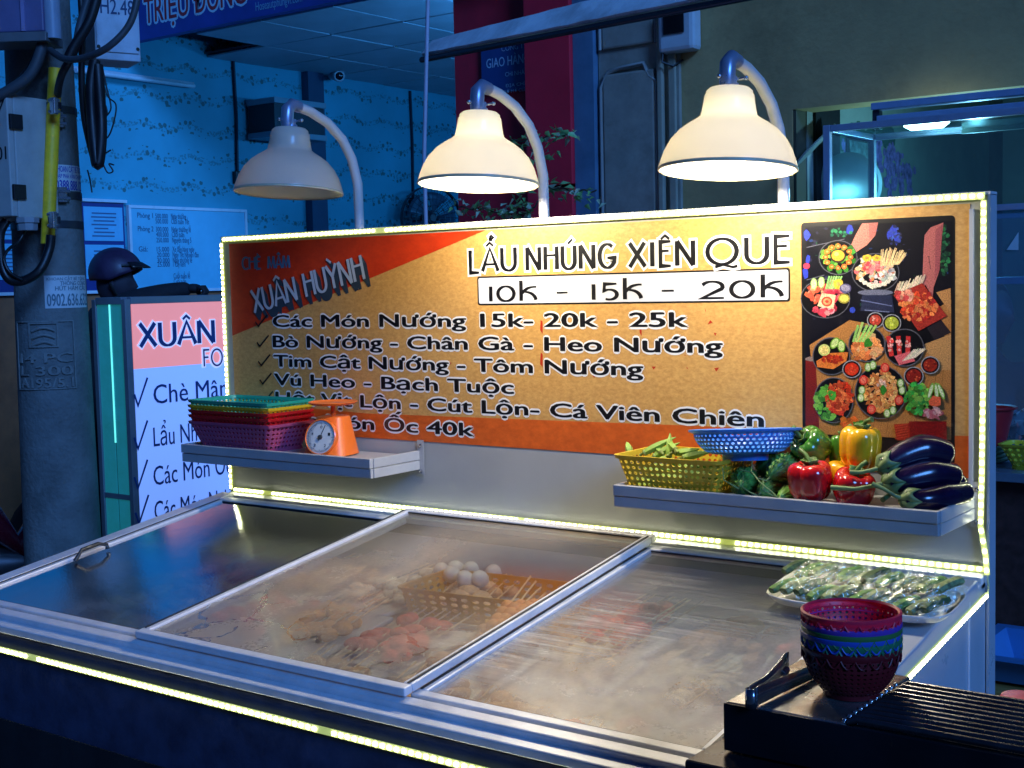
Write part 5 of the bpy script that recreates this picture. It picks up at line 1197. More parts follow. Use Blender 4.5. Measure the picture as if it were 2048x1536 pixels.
# strips round the board
ledy = -.0075
led(mb, [(.004, ledy+.003, BH-.006), (FW-.004, ledy+.003, BH-.006)], (0,-1,.25), pitch=.0158, w=.014, gaps=(.62,1.87))
led(mb, [(.0005, ledy+.003, BH-.014), (.0005, ledy+.003, .012)], (0,-1,0), pitch=.0155, w=.012)
led(mb, [(FW-.006, ledy+.003, BH-.014), (FW-.006, ledy+.003, .40), (FW-.008, ledy+.003, .20), (FW-.010, ledy+.002, .10), (FW+.001, ledy, .04), (FW+.006, ledy-.008, .004)], (0,-1,0), pitch=.0155, w=.011)
led(mb, [(.012, ledy+.003, .012), (FW-.004, ledy+.003, .012)], (0,-1,.35), pitch=.0160, w=.012, gaps=(.145,1.05,1.62))
G().tube([(FW+.006,-.014,.006),(FW+.010,-.02,-.015),(FW+.0095,-.022,-.03),(FW+.006,-.02,-.04)], .0022, 6).build('lead_wire', mat('clear_wire', (.5,.55,.3), .3), mb, smooth=60)

# ================================================================== lamps over the board
shade_m = mat('shade_plastic', (.88,.85,.76), .22, var=.04, coat=.4, transl=.6)
tube_m = mat('lamp_tube', (.66,.66,.64), .35, var=.1, coat=.3, dirt=.1)
join_m = mat('lamp_joint', (.30,.36,.50), .28, .5)
def lamp(x, lit, label, tx, ty):
    r = empty('gooseneck_lamp', (x, .03, .75), label, 'lamp', 'three gooseneck lamps over the menu board')
    dz = {1: 0, 2: 0, 3: 0}.get(0, 0)
    P = [(x,.052,.30),(x,.052,.76),(x,.050,.85),(x,.030,.915),(x,-.005,.965),(x,-.060,1.005),(x,-.12,1.028),(x,-.165,1.037)]
    G().tube([V(p)+V((0,0,ty)) if i > 1 else V(p) for i, p in enumerate(P)], .0128, 16).build('tube', tube_m, r, smooth=60)
    G().tube([(x,-.160,1.036+ty),(x,-.185,1.040+ty),(x,-.202,1.028+ty),(x,-.206,1.00+ty),(x,-.206,.982+ty)], [.0145,.0165,.0165,.0165,.0150], 16).build('elbow', join_m, r, smooth=60)
    MT = Matrix.Translation((x, -.209, .815+ty)) @ Matrix.Rotation(rad(-4.5), 4, 'X') @ Matrix.Rotation(rad(tx), 4, 'Y')
    prof = [(.1385,0),(.1375,.006),(.134,.018),(.127,.038),(.115,.060),(.098,.079),(.080,.092),(.065,.101),(.056,.108),(.0535,.118),(.0505,.135),(.0485,.150),(.0465,.1515),(.0455,.158),(.040,.163),(.016,.164)]
    sh_ = G().lathe(prof, 56, MT).build('shade', shade_m, r, smooth=50, solid=.0022)
    G().lathe([(.1375,-.002),(.1400,-.001),(.1402,.003),(.1385,.005)], 56, MT).build('rim', mat('shade_rim', (.55,.52,.35), .35), sh_, smooth=60)
    G().lathe([(.0,.188),(.0145,.188),(.0145,.176),(.018,.174),(.019,.164),(0,.164)], 20, MT).build('socket', join_m, r, smooth=40)
    g = G()
    for q in (.3, 2.4, 4.5): g.tube([MT @ V((.012*cos(q),.012*sin(q),.182)), MT @ V((.032*cos(q),.032*sin(q),.184))], .0028, 8); g.ball(MT @ V((.033*cos(q),.033*sin(q),.184)), .005, 8, 6)
    for q in (1.2, 3.3): g.ball(MT @ V((.034*cos(q),.034*sin(q),.165)), .0045, 8, 6)
    g.build('clamp_screw', steel, r, smooth=60)
    bm_ = mat('bulb_lit', (1,1,1), .4, var=0, emit=(1,.93,.72), es=18) if lit else mat('bulb_off', (.75,.75,.70), .25, var=0)
    G().lathe([(0,-.0),(.018,.004),(.030,.020),(.032,.038),(.024,.060),(.014,.075),(.013,.11),(0,.115)], 20, MT @ Matrix.Translation((0,0,.028))).build('bulb', bm_, r, smooth=60)
    if lit:
        ld = bpy.data.lights.new('lamp_light', 'POINT'); lo = bpy.data.objects.new('lamp_light', ld); col.objects.link(lo)
        ld.energy = LAMP_W; ld.color = (1,.88,.66); ld.shadow_soft_size = .032; lo.location = MT @ V((0,0,.030)); attach(lo, r)
    return r
lamp(.495, False, 'unlit grey-lavender gooseneck lamp, leftmost over the menu board', 0, .030)
lamp(1.112, True, 'lit cream gooseneck lamp in the middle, in front of the red pier', 0, .012)
lamp(1.748, True, 'lit cream gooseneck lamp, rightmost and largest over the menu board', 0, .0)

# ================================================================== wall shelves
shm = mat('shelf_white', (.40,.41,.42), .38, var=.08, dirt=.12, scale=10)
def shelf(x0, x1, d, zt, zb, label):
    r = empty('wall_shelf', (x0, -.001, zb), label, 'shelf')
    boxg(x0+.004, -d+.004, zt-.016, x1-.004, -.012, zt-.012).build('board', shm, r)
    for (za, zc, o) in ((zb, (zt+zb)/2-.001, 0), ((zt+zb)/2+.0005, zt, -.003)):
        boxg(x0, -d+o, za, x1, -d+.010, zc).build('front_profile', shm, r, bevel=.0015)
        for (xa, xb) in ((x0-.002, x0+.006), (x1-.006, x1+.002)): boxg(xa, -d+.0105, za, xb, -.006, zc).build('end_profile', shm, r, bevel=.0015)
    for xx in (x0+.05, x1+.004):
        boxg(xx-.010, -.0058, zb-.014, xx+.012, -.0048-.0001, zt+.028).build('bracket', shm, r, bevel=.0005)
        for zz in (zt+.014, zb-.004): G().lathe([(0,.005),(.0045,.003),(.0048,0)], 10, Matrix.Translation((xx+.003,-.0062,zz)) @ Matrix.Rotation(rad(90),4,'X')).build('screw', steel, r, smooth=40)
    return r
SLT = .168
shelf(.012, .735, .193, SLT, .118, 'white metal shelf on the left half of the board, carrying baskets and the orange scale')
SRT = .158
shelf(1.466, 2.176, .212, SRT, .110, 'white metal shelf at the right of the board, carrying vegetables')
# ================================================================== left shelf: basket stack and scale
LT = SLT-.012
bm_ = {'pink': (.50,.09,.20), 'red': (.60,.012,.015), 'green': (.02,.40,.28), 'yellow': (.72,.50,.02)}
cx, cy = at(505, 900, 1, -.10).x, -.098
hts = [(0, 'pink', 'pink rectangular basket, lowest of the stack on the left shelf'), (.018, 'red', 'red rectangular basket nested directly in the pink one on the left shelf'), (.032, 'red', 'red rectangular basket just under the yellow one on the left shelf'), (.046, 'yellow', 'yellow rectangular basket second from the top of the stack beside the scale'), (.060, 'green', 'green rectangular basket on top of the stack beside the scale')]
for dz, c, lab in hts:
    m = mat('basket_'+c, bm_[c], .35, var=.06, transl=.12)
    rectbasket('stacked_basket', lab, Matrix.Translation((cx-.004, cy, LT+dz)) @ Matrix.Rotation(rad(random.uniform(-.8,.8)),4,'Z'), .302, .152, .078, m, 62, 5, 0, group='rectangular baskets stacked on the left shelf', flare=.022, hole=.31)
# scale
om = mat('scale_orange', (.85,.17,.02), .32, var=.05, coat=.4)
sx, sy = at(666, 905, 1, -.105).x-.006, -.105
sc = empty('kitchen_scale', (sx, sy, LT), 'orange dial kitchen scale with a round pan on the left shelf', 'scale')
MS = Matrix.Translation((sx, sy, LT)) @ Matrix.Rotation(rad(12), 4, 'Z')
def scf(u, v):
    k = v; w = .068*(1-k)+.040*k; d_ = .058*(1-k)+.036*k; z = .003+.098*k; n = 3.4; a = 2*pi*u; c_, s_ = cos(a), sin(a)
    return MS @ V((w*abs(c_)**(2/n)*(1 if c_ > 0 else -1), d_*abs(s_)**(2/n)*(1 if s_ > 0 else -1) + .016*(k)*1.0, z))
G().surf(scf, 48, 8).build('body', om, sc, smooth=60)
g = G(); g.surf(lambda u, v: MS @ V(((.040*(1-v))*(abs(cos(2*pi*u))**(2/3.4))*(1 if cos(2*pi*u) > 0 else -1), (.036*(1-v))*(abs(sin(2*pi*u))**(2/3.4))*(1 if sin(2*pi*u) > 0 else -1)+.016, .101+.004*math.sqrt(max(0,1-(1-v)**2)))), 48, 5); g.build('top', om, sc, smooth=60)
nx = V((0,-.976,.22)).normalized()
DM = MS @ Matrix.Translation((0,-.0475,.052)) @ Matrix.Rotation(rad(-13+90), 4, 'X')
G().lathe([(.046,-.012),(.0475,.004),(.045,.006),(.0435,.003)], 40, DM).build('dial_ring', om, sc, smooth=50)
df_ = G().lathe([(0,.0025),(.0435,.0025)], 40, DM).build('dial', mat('dial_white', (.66,.68,.68), .3, var=.08), sc)
g = G()
for i in range(60):
    a = 2*pi*i/60; r0 = .036 if i % 5 else .033
    g.box(-.0004,r0,.0028,.0004,.040,.0034, DM @ Matrix.Rotation(a,4,'Z'))
for i, s in enumerate(('0','1','2','3','4')):
    a = -2*pi*i/5; q = V((.027*sin(-a), .027*cos(-a), 0)); text(g, s, lambda x, z, l: DM @ V((x, z, .0032)), q.x-.003, q.x+.003, q.y-.004, .008, 0, .02)
g.build('dial_print', blk, df_)
G().box(-.0009,-.010,.0045,.0009,.034,.0052, DM @ Matrix.Rotation(rad(-22),4,'Z')).build('needle', blk, sc)
G().lathe([(0,.009),(.0055,.008),(.0065,.003)], 16, DM).build('needle_hub', mat('hub_dark', (.03,.03,.035), .2), sc, smooth=50)
gm_ = glassmat('dial_glass', (.95,.97,.97), .03)
G().lathe([(0,.0115),(.022,.010),(.036,.0075),(.044,.005)], 36, DM).build('dial_glass', gm_, sc, smooth=60)
G().tube([MS @ V((0,.016,.104)), MS @ V((0,.016,.134))], .0065, 12).build('stem', om, sc, smooth=60)
G().lathe([(0,.133),(.054,.133),(.062,.1355),(.0665,.140),(.0655,.141),(.060,.1375),(.052,.136),(0,.136)], 48, MS @ Matrix.Translation((0,.016,0))).build('pan', om, sc, smooth=50)

# ================================================================== right shelf: vegetables
RT = SRT-.012
p = at(1346, 975, 1, -.115)
yb_m = mat('basket_mustard', (.68,.46,.03), .4, var=.06, transl=.12)
YB = Matrix.Translation((1.590, -.110, RT)) @ Matrix.Rotation(rad(0), 4, 'Z')
rectbasket('okra_basket', 'mustard yellow rectangular basket of okra at the left end of the right shelf', YB, .235, .165, .076, yb_m, 56, 5, 0, flare=.016, hole=.33)
okm = mat('okra_green', (.26,.42,.07), .5, var=.2, scale=30, bump=.1); okc = mat('okra_cap', (.20,.26,.06), .6)
rk = random.Random(21)
def okra(a, b, lab):
    a, b = V(a), V(b); r = empty('okra_pod', a, lab, 'okra', 'okra pods in the yellow basket')
    k = 10; pts = []; mid = (a+b)/2+V((0,0,rk.uniform(-.004,.010)))
    for i in range(k+1):
        t = i/k; pts.append(a*(1-t)**2+mid*2*t*(1-t)+b*t*t)
    rs = [.0062,.0078,.0085,.0088,.0086,.0080,.0070,.0056,.0040,.0024,.0008]
    G().tube(pts, rs, 5).build('pod', okm, r, smooth=25)
    d = (a-b).normalized(); G().tube([a+d*.014, a+d*.006, a+d*.001, a-d*.002], [.003,.0032,.0080,.0066], 8).build('cap', okc, r, smooth=50)
for i in range(26):
    lay_ = i//12; x = rk.uniform(1.50,1.66); y = rk.uniform(-.165,-.05); L_ = rk.uniform(.08,.11); an = rk.gauss(-.1,.45) + (pi if rk.random() < .3 else 0); z = RT+.014+.017*lay_+rk.uniform(0,.008)
    dx, dy = cos(an)*L_/2, sin(an)*L_/2*.8; x = max(1.545, min(1.635, x)); tl = rk.uniform(-.008,.014)
    okra((x-dx, y-dy, z-tl), (x+dx, y+dy, z+tl), 'okra pod inside the pile, seen through the holes of the yellow basket')
for a, b, w in (((1260,905),(1253,884),'small upright okra tip at the left corner of the yellow basket'), ((1290,905),(1352,874),'long okra pod slanting up to the right out of the yellow basket'), ((1310,912),(1360,885),'second long okra pod leaning up towards the middle of the pile'), ((1338,912),(1340,866),'okra pod standing almost upright in the middle of the pile'), ((1352,905),(1400,897),'okra pod lying flat right of the upright one'), ((1368,915),(1425,903),'okra pod whose end reaches under the blue basket'), ((1322,905),(1305,893),'short okra pod crossing behind the long ones'),((1350,900),(1330,885),'thick okra pod leaning left behind the upright one')):
    okra(at(*a, 1, -.12), at(*b, 1, -.10), w)
# blue round basket with heart-like holes
bc = at(1490, 858, 1, -.118); BR_ = .116; bh = .058
blu = mat('basket_blue', (.05,.26,.75), .3, var=.05, transl=.15)
r = empty('round_basket', (bc.x, -.118, bc.z-bh), 'light blue round basket with pierced sides perched on the vegetables beside the okra', 'basket')
MBb = Matrix.Translation((bc.x, -.118, bc.z-bh)) @ Matrix.Rotation(rad(-6), 4, V((.80,.60,0)))
def bf(u, v, e=0.0):
    a = 2*pi*u; rr_ = (.078+.030*math.sin(v*pi/2)**.8)+e; return MBb @ V((rr_*cos(a), rr_*sin(a)*.9, .010+(bh-.018)*v))
G().perf(lambda u, v: bf(u+ .5/52*(int(v*4.999) % 2), v), 52, 5, .34).build('wall', blu, r, solid=.0022)
G().lathe([(.108,bh-.009),(.111,bh-.008),(.120,bh-.004),(.121,bh),(.110,bh+.001),(.107,bh-.004)], 56, MBb, sy=.9).build('rim', blu, r, smooth=50)
G().lathe([(0,.006),(.070,.006),(.079,.0105),(.0795,.013),(.070,.009),(0,.009)], 48, MBb, sy=.9).build('floor', blu, r, smooth=50)
G().lathe([(.046,-.008),(.048,-.008),(.050,.006),(.046,.006)], 40, MBb, sy=.9).build('foot', blu, r, smooth=40)
# bell peppers
def pepper(c, R_, H_, m, lab, tilt=(0,0,0), lobes=4, stem=None, grp=None):
    r = empty('bell_pepper', c, lab, 'pepper', grp)
    M = Matrix.Translation(c) @ Euler(tilt).to_matrix().to_4x4(); ph = rk.random()*6
    def fn(u, v):
        a = 2*pi*u; p = pi*v; lob = 1-.16*(abs(cos(lobes*.5*(a+ph)))**.6 < 0)-.15*(1-abs(sin(lobes*.5*(a+ph)))**.55)
        s = abs(sin(p))**.62; rr_ = R_*s*lob*(1+.10*cos(p))*(1+.04*sin(3*a+2*ph)); z = H_*.5*(abs(cos(p))**.8)*(1 if cos(p) > 0 else -1)
        if v < .5: z -= H_*.14*math.exp(-(rr_/(R_*.38))**2)
        else: z += H_*.10*math.exp(-(rr_/(R_*.38))**2)
        z += (H_*.05)*(abs(sin(lobes*.5*(a+ph)))**.8)*(1 if cos(p) > 0 else -1)*s
        return M @ V((rr_*cos(a), rr_*sin(a), z))
    G().surf(fn, 64, 32).build('flesh', m, r, smooth=180)
    sm = mat('stem_green', (.09,.17,.03), .5, var=.3, scale=40); zt_ = H_*.5-H_*.12
    s_ = stem or (.3,.2)
    G().tube([M @ V((0,0,zt_-.004)), M @ V((0,0,zt_+.010)), M @ V((.010*s_[0]*2,.010*s_[1]*2,zt_+.022)), M @ V((.026*s_[0]*2,.026*s_[1]*2,zt_+.028))], [.008,.0048,.0045,.0060], 10).build('stem', sm, r, smooth=60)
    G().surf(lambda u, v: M @ V((R_*.36*v*(1+.18*cos(5*2*pi*u))*cos(2*pi*u), R_*.36*v*(1+.18*cos(5*2*pi*u))*sin(2*pi*u), zt_+.003+.012*v*v)), 30, 4).build('calyx', sm, r, smooth=60, solid=.002)
gp = mat('pepper_green', (.050,.20,.022), .2, var=.35, scale=16, coat=.5, bump=.05, bscale=30); rpn = mat('pepper_red', (.56,.010,.012), .14, var=.12, scale=12, coat=.7); yp = mat('pepper_yellow', (.85,.42,.012), .16, var=.1, scale=12, coat=.6)
PX_ = 3.0/FPX
def pep(px, py, y, wpx, hpx, m, lab, **k):
    q = at(px, py, 1, y); d = (CM.transposed() @ (CC-q)).z; pepper(q, wpx/2*d/FPX*1.06, hpx*d/FPX*1.0, m, lab, **k)
pep(1622, 962, -.165, 84, 80, rpn, 'shiny red bell pepper at the front of the right shelf, under the green one', tilt=(.15,0,0), stem=(-.5,.3))
pep(1706, 975, -.150, 80, 72, rpn, 'red bell pepper half hidden by the eggplant stalks', tilt=(.3,.2,.4))
pep(1625, 893, -.085, 74, 62, gp, 'dark green bell pepper with its stalk turned to the left, in the upper row', tilt=(.6,-.75,.2), stem=(0,.4))
pep(1682, 903, -.045, 50, 66, gp, 'green bell pepper peeping out behind the yellow one', tilt=(-.1,.1,.4))
pep(1722, 896, -.095, 78, 88, yp, 'tall yellow bell pepper standing on the other vegetables', tilt=(.05,.06,.2), stem=(.4,-.2))
pep(1690, 948, -.095, 70, 46, yp, 'orange yellow pepper wedged between the two red ones', tilt=(.2,.1,.9))
# bitter melons
bmm = mat('bitter_melon', (.13,.32,.05), .45, var=.45, scale=60); tend = mat('tendril', (.22,.32,.10), .5)
def melon(a, b, R_, lab):
    a, b = V(a), V(b); r = empty('bitter_melon', a, lab, 'bitter melon', 'bitter melons heaped on the right shelf'); ax = (b-a); L_ = ax.length; t = ax.normalized(); x = t.cross(V((0,0,1))).normalized(); y = t.cross(x)
    def fn(u, v):
        an = 2*pi*u; e = abs(sin(pi*v))**.6; ridge = 1+.18*abs(cos(5*an))+.15*sin(20*an)*sin(36*v)+.08*sin(31*an+17*v)
        return a+t*(L_*v)+(x*cos(an)+y*sin(an))*(R_*e*ridge)
    G().surf(fn, 80, 44).build('flesh', bmm, r, smooth=180)
    G().tube([a+t*.004, a-t*.01+V((0,0,-.004)), a-t*.02+V((-.012,0,.004)), a-t*.012+V((-.03,-.004,.012)), a+V((-.034,-.006,.035))], [.003,.0016,.0013,.0012,.001], 6).build('tendril', tend, r, smooth=60)
def ml(p0, y0, p1, y1, R_, lab): melon(at(*p0,1,y0), at(*p1,1,y1), R_, lab)
ml((1478,972), -.195, (1500,955), -.06, .026, 'bitter melon lying end-on beside the yellow basket')
ml((1520,985), -.190, (1585,960), -.06, .024, 'bitter melon low at the shelf edge, left of the red pepper')
ml((1538,955), -.165, (1600,925), -.06, .028, 'paler bitter melon on top of the heap, left of the red pepper')
ml((1520,940), -.10, (1560,925), -.03, .026, 'dark bitter melon at the back under the blue basket')
ml((1560,992), -.192, (1610,985), -.07, .020, 'small bitter melon in shade at the foot of the red pepper')
G().tube([at(1480,940,1,-.20), at(1505,945,1,-.205), at(1520,965,1,-.21), at(1545,985,1,-.21), at(1560,1000,1,-.207)], .0014, 6).build('loose_tendril', tend, smooth=60)
tag(bpy.data.objects['loose_tendril'], 'thin pale vine tendril curling over the bitter melons', 'tendril')
# eggplants
egm = mat('eggplant', (.012,.005,.025), .2, var=.5, scale=14, coat=.2, bump=.08, bscale=18); egs = mat('eggplant_cap', (.12,.19,.06), .5, var=.4, scale=40)
def eggplant(pts, ys, rs, lab, stem):
    P = [at(px, py, 1, y) for (px, py), y in zip(pts, ys)]; Q = []; Rr = []
    for i in range(len(P)-1):
        a, b, c_, d = P[max(i-1,0)], P[i], P[i+1], P[min(i+2,len(P)-1)]
        for k in range(8):
            t = k/8; Q.append(.5*((2*b)+(c_-a)*t+(2*a-5*b+4*c_-d)*t*t+(3*b-a-3*c_+d)*t**3)); Rr.append(rs[i]*(1-t)+rs[i+1]*t)
    Q.append(P[-1]); Rr.append(rs[-1])
    e = (P[-1]-P[-2]).normalized(); rl = rs[-1]
    for k in range(1, 6): Q.append(P[-1]+e*rl*sin(k*pi/10)*.9); Rr.append(rl*cos(k*pi/10)+.0004)
    r = empty('eggplant', P[0], lab, 'eggplant', 'eggplants at the right end of the shelf')
    G().tube(Q, Rr, 28).build('skin', egm, r, smooth=180)
    s = [at(px, py, 1, y) for px, py, y in stem]
    G().tube(s, [.0062]+[.0040]*(len(s)-2)+[.0052], 10).build('stalk', egs, r, smooth=60)
    t = (P[1]-P[0]).normalized(); x = t.cross(V((0,0,1))).normalized(); y = t.cross(x); r0 = rs[0]
    G().surf(lambda u, v: P[0]-t*.012+t*(.040*v*(1-.45*abs(sin(2.5*2*pi*u))))+(x*cos(2*pi*u)+y*sin(2*pi*u))*(.004+(r0*1.10)*min(1, v*1.5)**.7), 40, 8).build('calyx', egs, r, smooth=60, solid=.0015)
eggplant([(1765,935),(1800,915),(1845,900),(1885,905)], [-.165,-.135,-.10,-.07], [.019,.027,.031,.026], 'uppermost glossy eggplant with its green cap beside the yellow pepper', [(1768,934,-.165),(1745,940,-.18),(1722,945,-.185),(1700,945,-.19)])
eggplant([(1775,965),(1815,958),(1860,948),(1900,950)], [-.175,-.15,-.115,-.07], [.020,.026,.029,.025], 'middle eggplant of the three, purple-blue sheen along its side', [(1778,965,-.175),(1745,972,-.195),(1710,978,-.20),(1662,975,-.205)])
eggplant([(1810,1000),(1850,1000),(1890,992),(1925,985)], [-.185,-.165,-.12,-.06], [.017,.022,.025,.022], 'lowest eggplant lying along the shelf edge at the right end', [(1812,1000,-.185),(1790,992,-.20),(1768,978,-.205),(1745,968,-.205)])
eggplant([(1800,975),(1840,978),(1885,972),(1915,965)], [-.11,-.09,-.06,-.05], [.016,.022,.024,.020], 'eggplant at the back of the heap, mostly in shadow', [(1802,975,-.11),(1785,985,-.15),(1765,1000,-.19)])

# ================================================================== tray of leaf rolls on the freezer
c = onF(1740, 1190, .03)
TM_ = Matrix(((1,0,0,0),(0,CS,SN*-1,0),(0,SN,CS,0),(0,0,0,1)))
TT = Matrix.Translation(onF(1728, 1190, .040)) @ TM_
ra = empty('serving_tray', onF(1745,1205,.04), 'white tray at the back right corner of the freezer, under the wrapped leaf rolls', 'tray')
hl_, hw_ = .178, .080
def trayf(u, v):
    a = 2*pi*u; n = 5; e = 1.0-.10*(1-v); c_, s_ = cos(a), sin(a); return TT @ V((hl_*e*abs(c_)**(2/n)*(1 if c_ > 0 else -1), hw_*e*abs(s_)**(2/n)*(1 if s_ > 0 else -1), -.012+.016*v**1.5))
G().surf(trayf, 64, 5).build('wall', mat('tray_cream', (.72,.71,.66), .35), ra, smooth=60, solid=.002)
G().surf(lambda u, v: (lambda q: q)(TT @ V((hl_*.9*v*abs(cos(2*pi*u))**.4*(1 if cos(2*pi*u) > 0 else -1), hw_*.9*v*abs(sin(2*pi*u))**.4*(1 if sin(2*pi*u) > 0 else -1), -.0118))), 64, 3).build('base', mat('tray_cream', (.72,.71,.66), .35), ra, solid=.002)
lfm = [mat('leaf_a', (.09,.21,.035), .6, var=.8, scale=70, bump=.7, coat=.0), mat('leaf_b', (.20,.26,.10), .6, var=.8, scale=70, bump=.7), mat('leaf_c', (.05,.10,.03), .6, var=.8, scale=70, bump=.7)]
for row in range(2):
    for i in range(12):
        x = -.148+i*.0268; y0, y1 = ((-.068, -.004), (.002, .066))[row]; z = .006+.012*rk.random()+.010*row
        x += rk.uniform(-.003,.003); dx = .022
        P = [V((x+dx*(t-.5)*2*.5, y0+(y1-y0)*t, z+.004*sin(pi*t))) for t in (0,.1,.35,.65,.9,1)]
        k_ = rk.uniform(.82,1.08); rr_ = [.010*k_,.0125*k_,.0132*k_,.0126*k_,.0130*k_,.0105*k_]
        o = G().tube([TT @ (q+V((rk.uniform(-.0015,.0015),0,0))) for q in P], rr_, 7, flat=.72).build('leaf_roll', lfm[(i*7+row*5) % 3], smooth=42)
        tag(o, 'dark green leaf roll under film, %s row, %s' % (('front','back')[row], ['far left end','second from the left','third from the left','fourth from the left','fifth from the left','left of the middle','right of the middle','fifth from the right','fourth from the right','third from the right','second from the right','far right end'][i]), 'leaf roll', 'leaf rolls on the white tray')
fm_ = bpy.data.materials.new('cling_film'); fm_.use_nodes = True; N_ = fm_.node_tree.nodes; Lk = fm_.node_tree.links; N_.clear()
o_ = N_.new('ShaderNodeOutputMaterial'); t1 = N_.new('ShaderNodeBsdfTransparent'); t1.inputs[0].default_value = (.96,.97,.96,1); g1 = N_.new('ShaderNodeBsdfGlossy'); g1.inputs['Roughness'].default_value = .10
bpn = N_.new('ShaderNodeBump'); bpn.inputs['Strength'].default_value = 1.0; bpn.inputs['Distance'].default_value = .012; tcn = N_.new('ShaderNodeTexCoord'); nn_ = N_.new('ShaderNodeTexNoise'); nn_.inputs['Scale'].default_value = 45; nn_.inputs['Detail'].default_value = 4; nn_.inputs['Distortion'].default_value = 1.5
Lk.new(tcn.outputs['Object'], nn_.inputs['Vector']); Lk.new(nn_.outputs[0], bpn.inputs['Height']); Lk.new(bpn.outputs[0], g1.inputs['Normal']); lw = N_.new('ShaderNodeFresnel'); lw.inputs[0].default_value = 1.42; Lk.new(bpn.outputs[0], lw.inputs['Normal'])
g1.inputs[0].default_value = (.20,.20,.18,1); mxs = N_.new('ShaderNodeAddShader'); Lk.new(t1.outputs[0], mxs.inputs[0]); Lk.new(g1.outputs[0], mxs.inputs[1]); Lk.new(mxs.outputs[0], o_.inputs[0])
rf = random.Random(9); nz = [[rf.gauss(0, .0034) for _ in range(60)] for _ in range(30)]
def filmf(u, v):
    x = (u-.5)*.335; y = (v-.5)*.142; e = max(abs(u-.5)*2, abs(v-.5)*2); dz = nz[int(v*29)][int(u*59)]
    z = .034-.030*max(0, (e-.82)/.18)**1.2; return TT @ V((x+dz*1.5, y+dz, z+dz))
tag(G().surf(filmf, 59, 29).build('cling_film', fm_, smooth=40), 'crumpled clear cling film stretched over the tray of leaf rolls', 'cling film')

# ================================================================== grill with ridged plate, tongs and small baskets
GZ = .08; gx0_, gy0_, gx1_, gy1_ = 2.252, -1.207, 2.95, -1.022
st_d = mat('dark_stainless', (.22,.23,.25), .30, .9, var=.25, scale=6, bump=.04, bscale=30); st_b = mat('blackened_steel', (.11,.11,.12), .26, .8, var=.4, scale=20, coat=.15)
gr = empty('grill', (2.5, -1.15, FLOOR), 'low dark stainless grill with ridged plate at the bottom right corner', 'grill')
boxg(gx0_, gy0_+.0, GZ-.062, gx1_, gy1_, GZ-.010).build('housing', mat('housing_dark', (.025,.028,.035), .22, .6, var=.3, scale=8), gr, bevel=.003)
boxg(gx0_, gy0_, GZ-.0095, gx0_+.153, gy1_+.035, GZ).build('top_plate', mat('grease_steel', (.36,.36,.36), .26, .85, var=.5, scale=14, bump=.06, bscale=30), gr, bevel=.003)
boxg(gx0_, gy0_-.0035, GZ-.06, gx1_, gy0_-.0005, GZ-.001).build('front_plate', mat('housing_dark2', (.016,.018,.024), .25, .5, var=.3), gr, bevel=.001)
boxg(gx0_-.03, gy0_-.05, GZ-.19, gx1_, gy1_+.0, GZ-.064).build('lower_body', mat('housing_dark2', (.016,.018,.024), .25, .5, var=.3), gr, bevel=.004)
for (xx, yy) in ((gx0_+.03, gy0_), (gx1_-.05, gy0_), (gx0_+.03, gy1_-.05), (gx1_-.05, gy1_-.05)):
    boxg(xx, yy, FLOOR, xx+.035, yy+.035, GZ-.1905).build('leg', mat('housing_dark', (.025,.028,.035), .22, .6), gr, bevel=.002)
bx0 = gx0_+.160
boxg(bx0, gy0_+.004, GZ-.0094, gx1_, gy1_, GZ-.006).build('grate_bed', st_b, gr)
nb = 11
for i in range(nb):
    y = gy0_+.012+i*(gy1_-gy0_-.022)/(nb-1)
    g = G().tube([(bx0-.006+.0005*i, y, GZ-.001), (bx0+.006, y, GZ+.0035), (gx1_, y, GZ+.0035)], .0042, 8); g.build('grate_bar', st_b, gr, smooth=60)
    G().ball((bx0-.010, y, GZ+.0005), (.0034,.0034,.0026), 8, 6).build('rivet', mat('bright_rivet', (.7,.7,.7), .2, .9), gr, smooth=180)
# tongs
tm_ = mat('tong_steel', (.45,.47,.50), .18, .95, var=.15, scale=10)
q0 = hit(1497, 1385, (0,0,GZ+.014), (0,0,1)); 
def tp(px, py, z): return hit(px, py, (0,0,GZ+z), (0,0,1))
tg = empty('tongs', q0, 'stainless tongs standing open at the left corner of the grill', 'tongs')
bend = tp(1505,1402,.010); e1 = tp(1577,1325,.028); e2 = tp(1625,1350,.006)
def strip(P, wz, nm):
    g = G(); vs = []
    for p_, w in P: vs += [V(p_)+V((0,0,w/2)), V(p_)-V((0,0,w/2))]
    g.add(vs, [(2*i, 2*i+2, 2*i+3, 2*i+1) for i in range(len(P)-1)]); return g.build(nm, tm_, tg, smooth=40, solid=.0014)
up = V((0,0,1)); d1 = (e1-bend); d2 = (e2-bend)
b0_ = bend+V((0,0,.004))
strip([(b0_+V((-.004,.002,0)), .024),(b0_+d1*.05+V((-.006,0,0)), .024),(b0_+d1*.35, .020),(b0_+d1*.7, .020),(b0_+d1*.88,.026),(b0_+d1*1.0,.020)], 0, 'arm')
strip([(b0_+V((.004,-.003,0)), .024),(b0_+d2*.10, .024),(b0_+d2*.5, .020),(b0_+d2*.9, .019),(b0_+d2*1.1,.018)], 0, 'arm')
strip([(b0_+V((-.006,.002,0)), .024),(b0_+V((-.007,-.004,0)), .024),(b0_+V((-.002,-.008,0)), .024),(b0_+V((.004,-.006,0)), .024),(b0_+V((.006,-.003,0)), .024)], 0, 'bend')
g = G(); 
for i in range(7): c_ = b0_+d1*(.86+.02*i); g.ball(c_+V((0,0,-.012-.002*(i%2))), (.003,.002,.004), 6, 5)
g.build('teeth', tm_, tg, smooth=60)
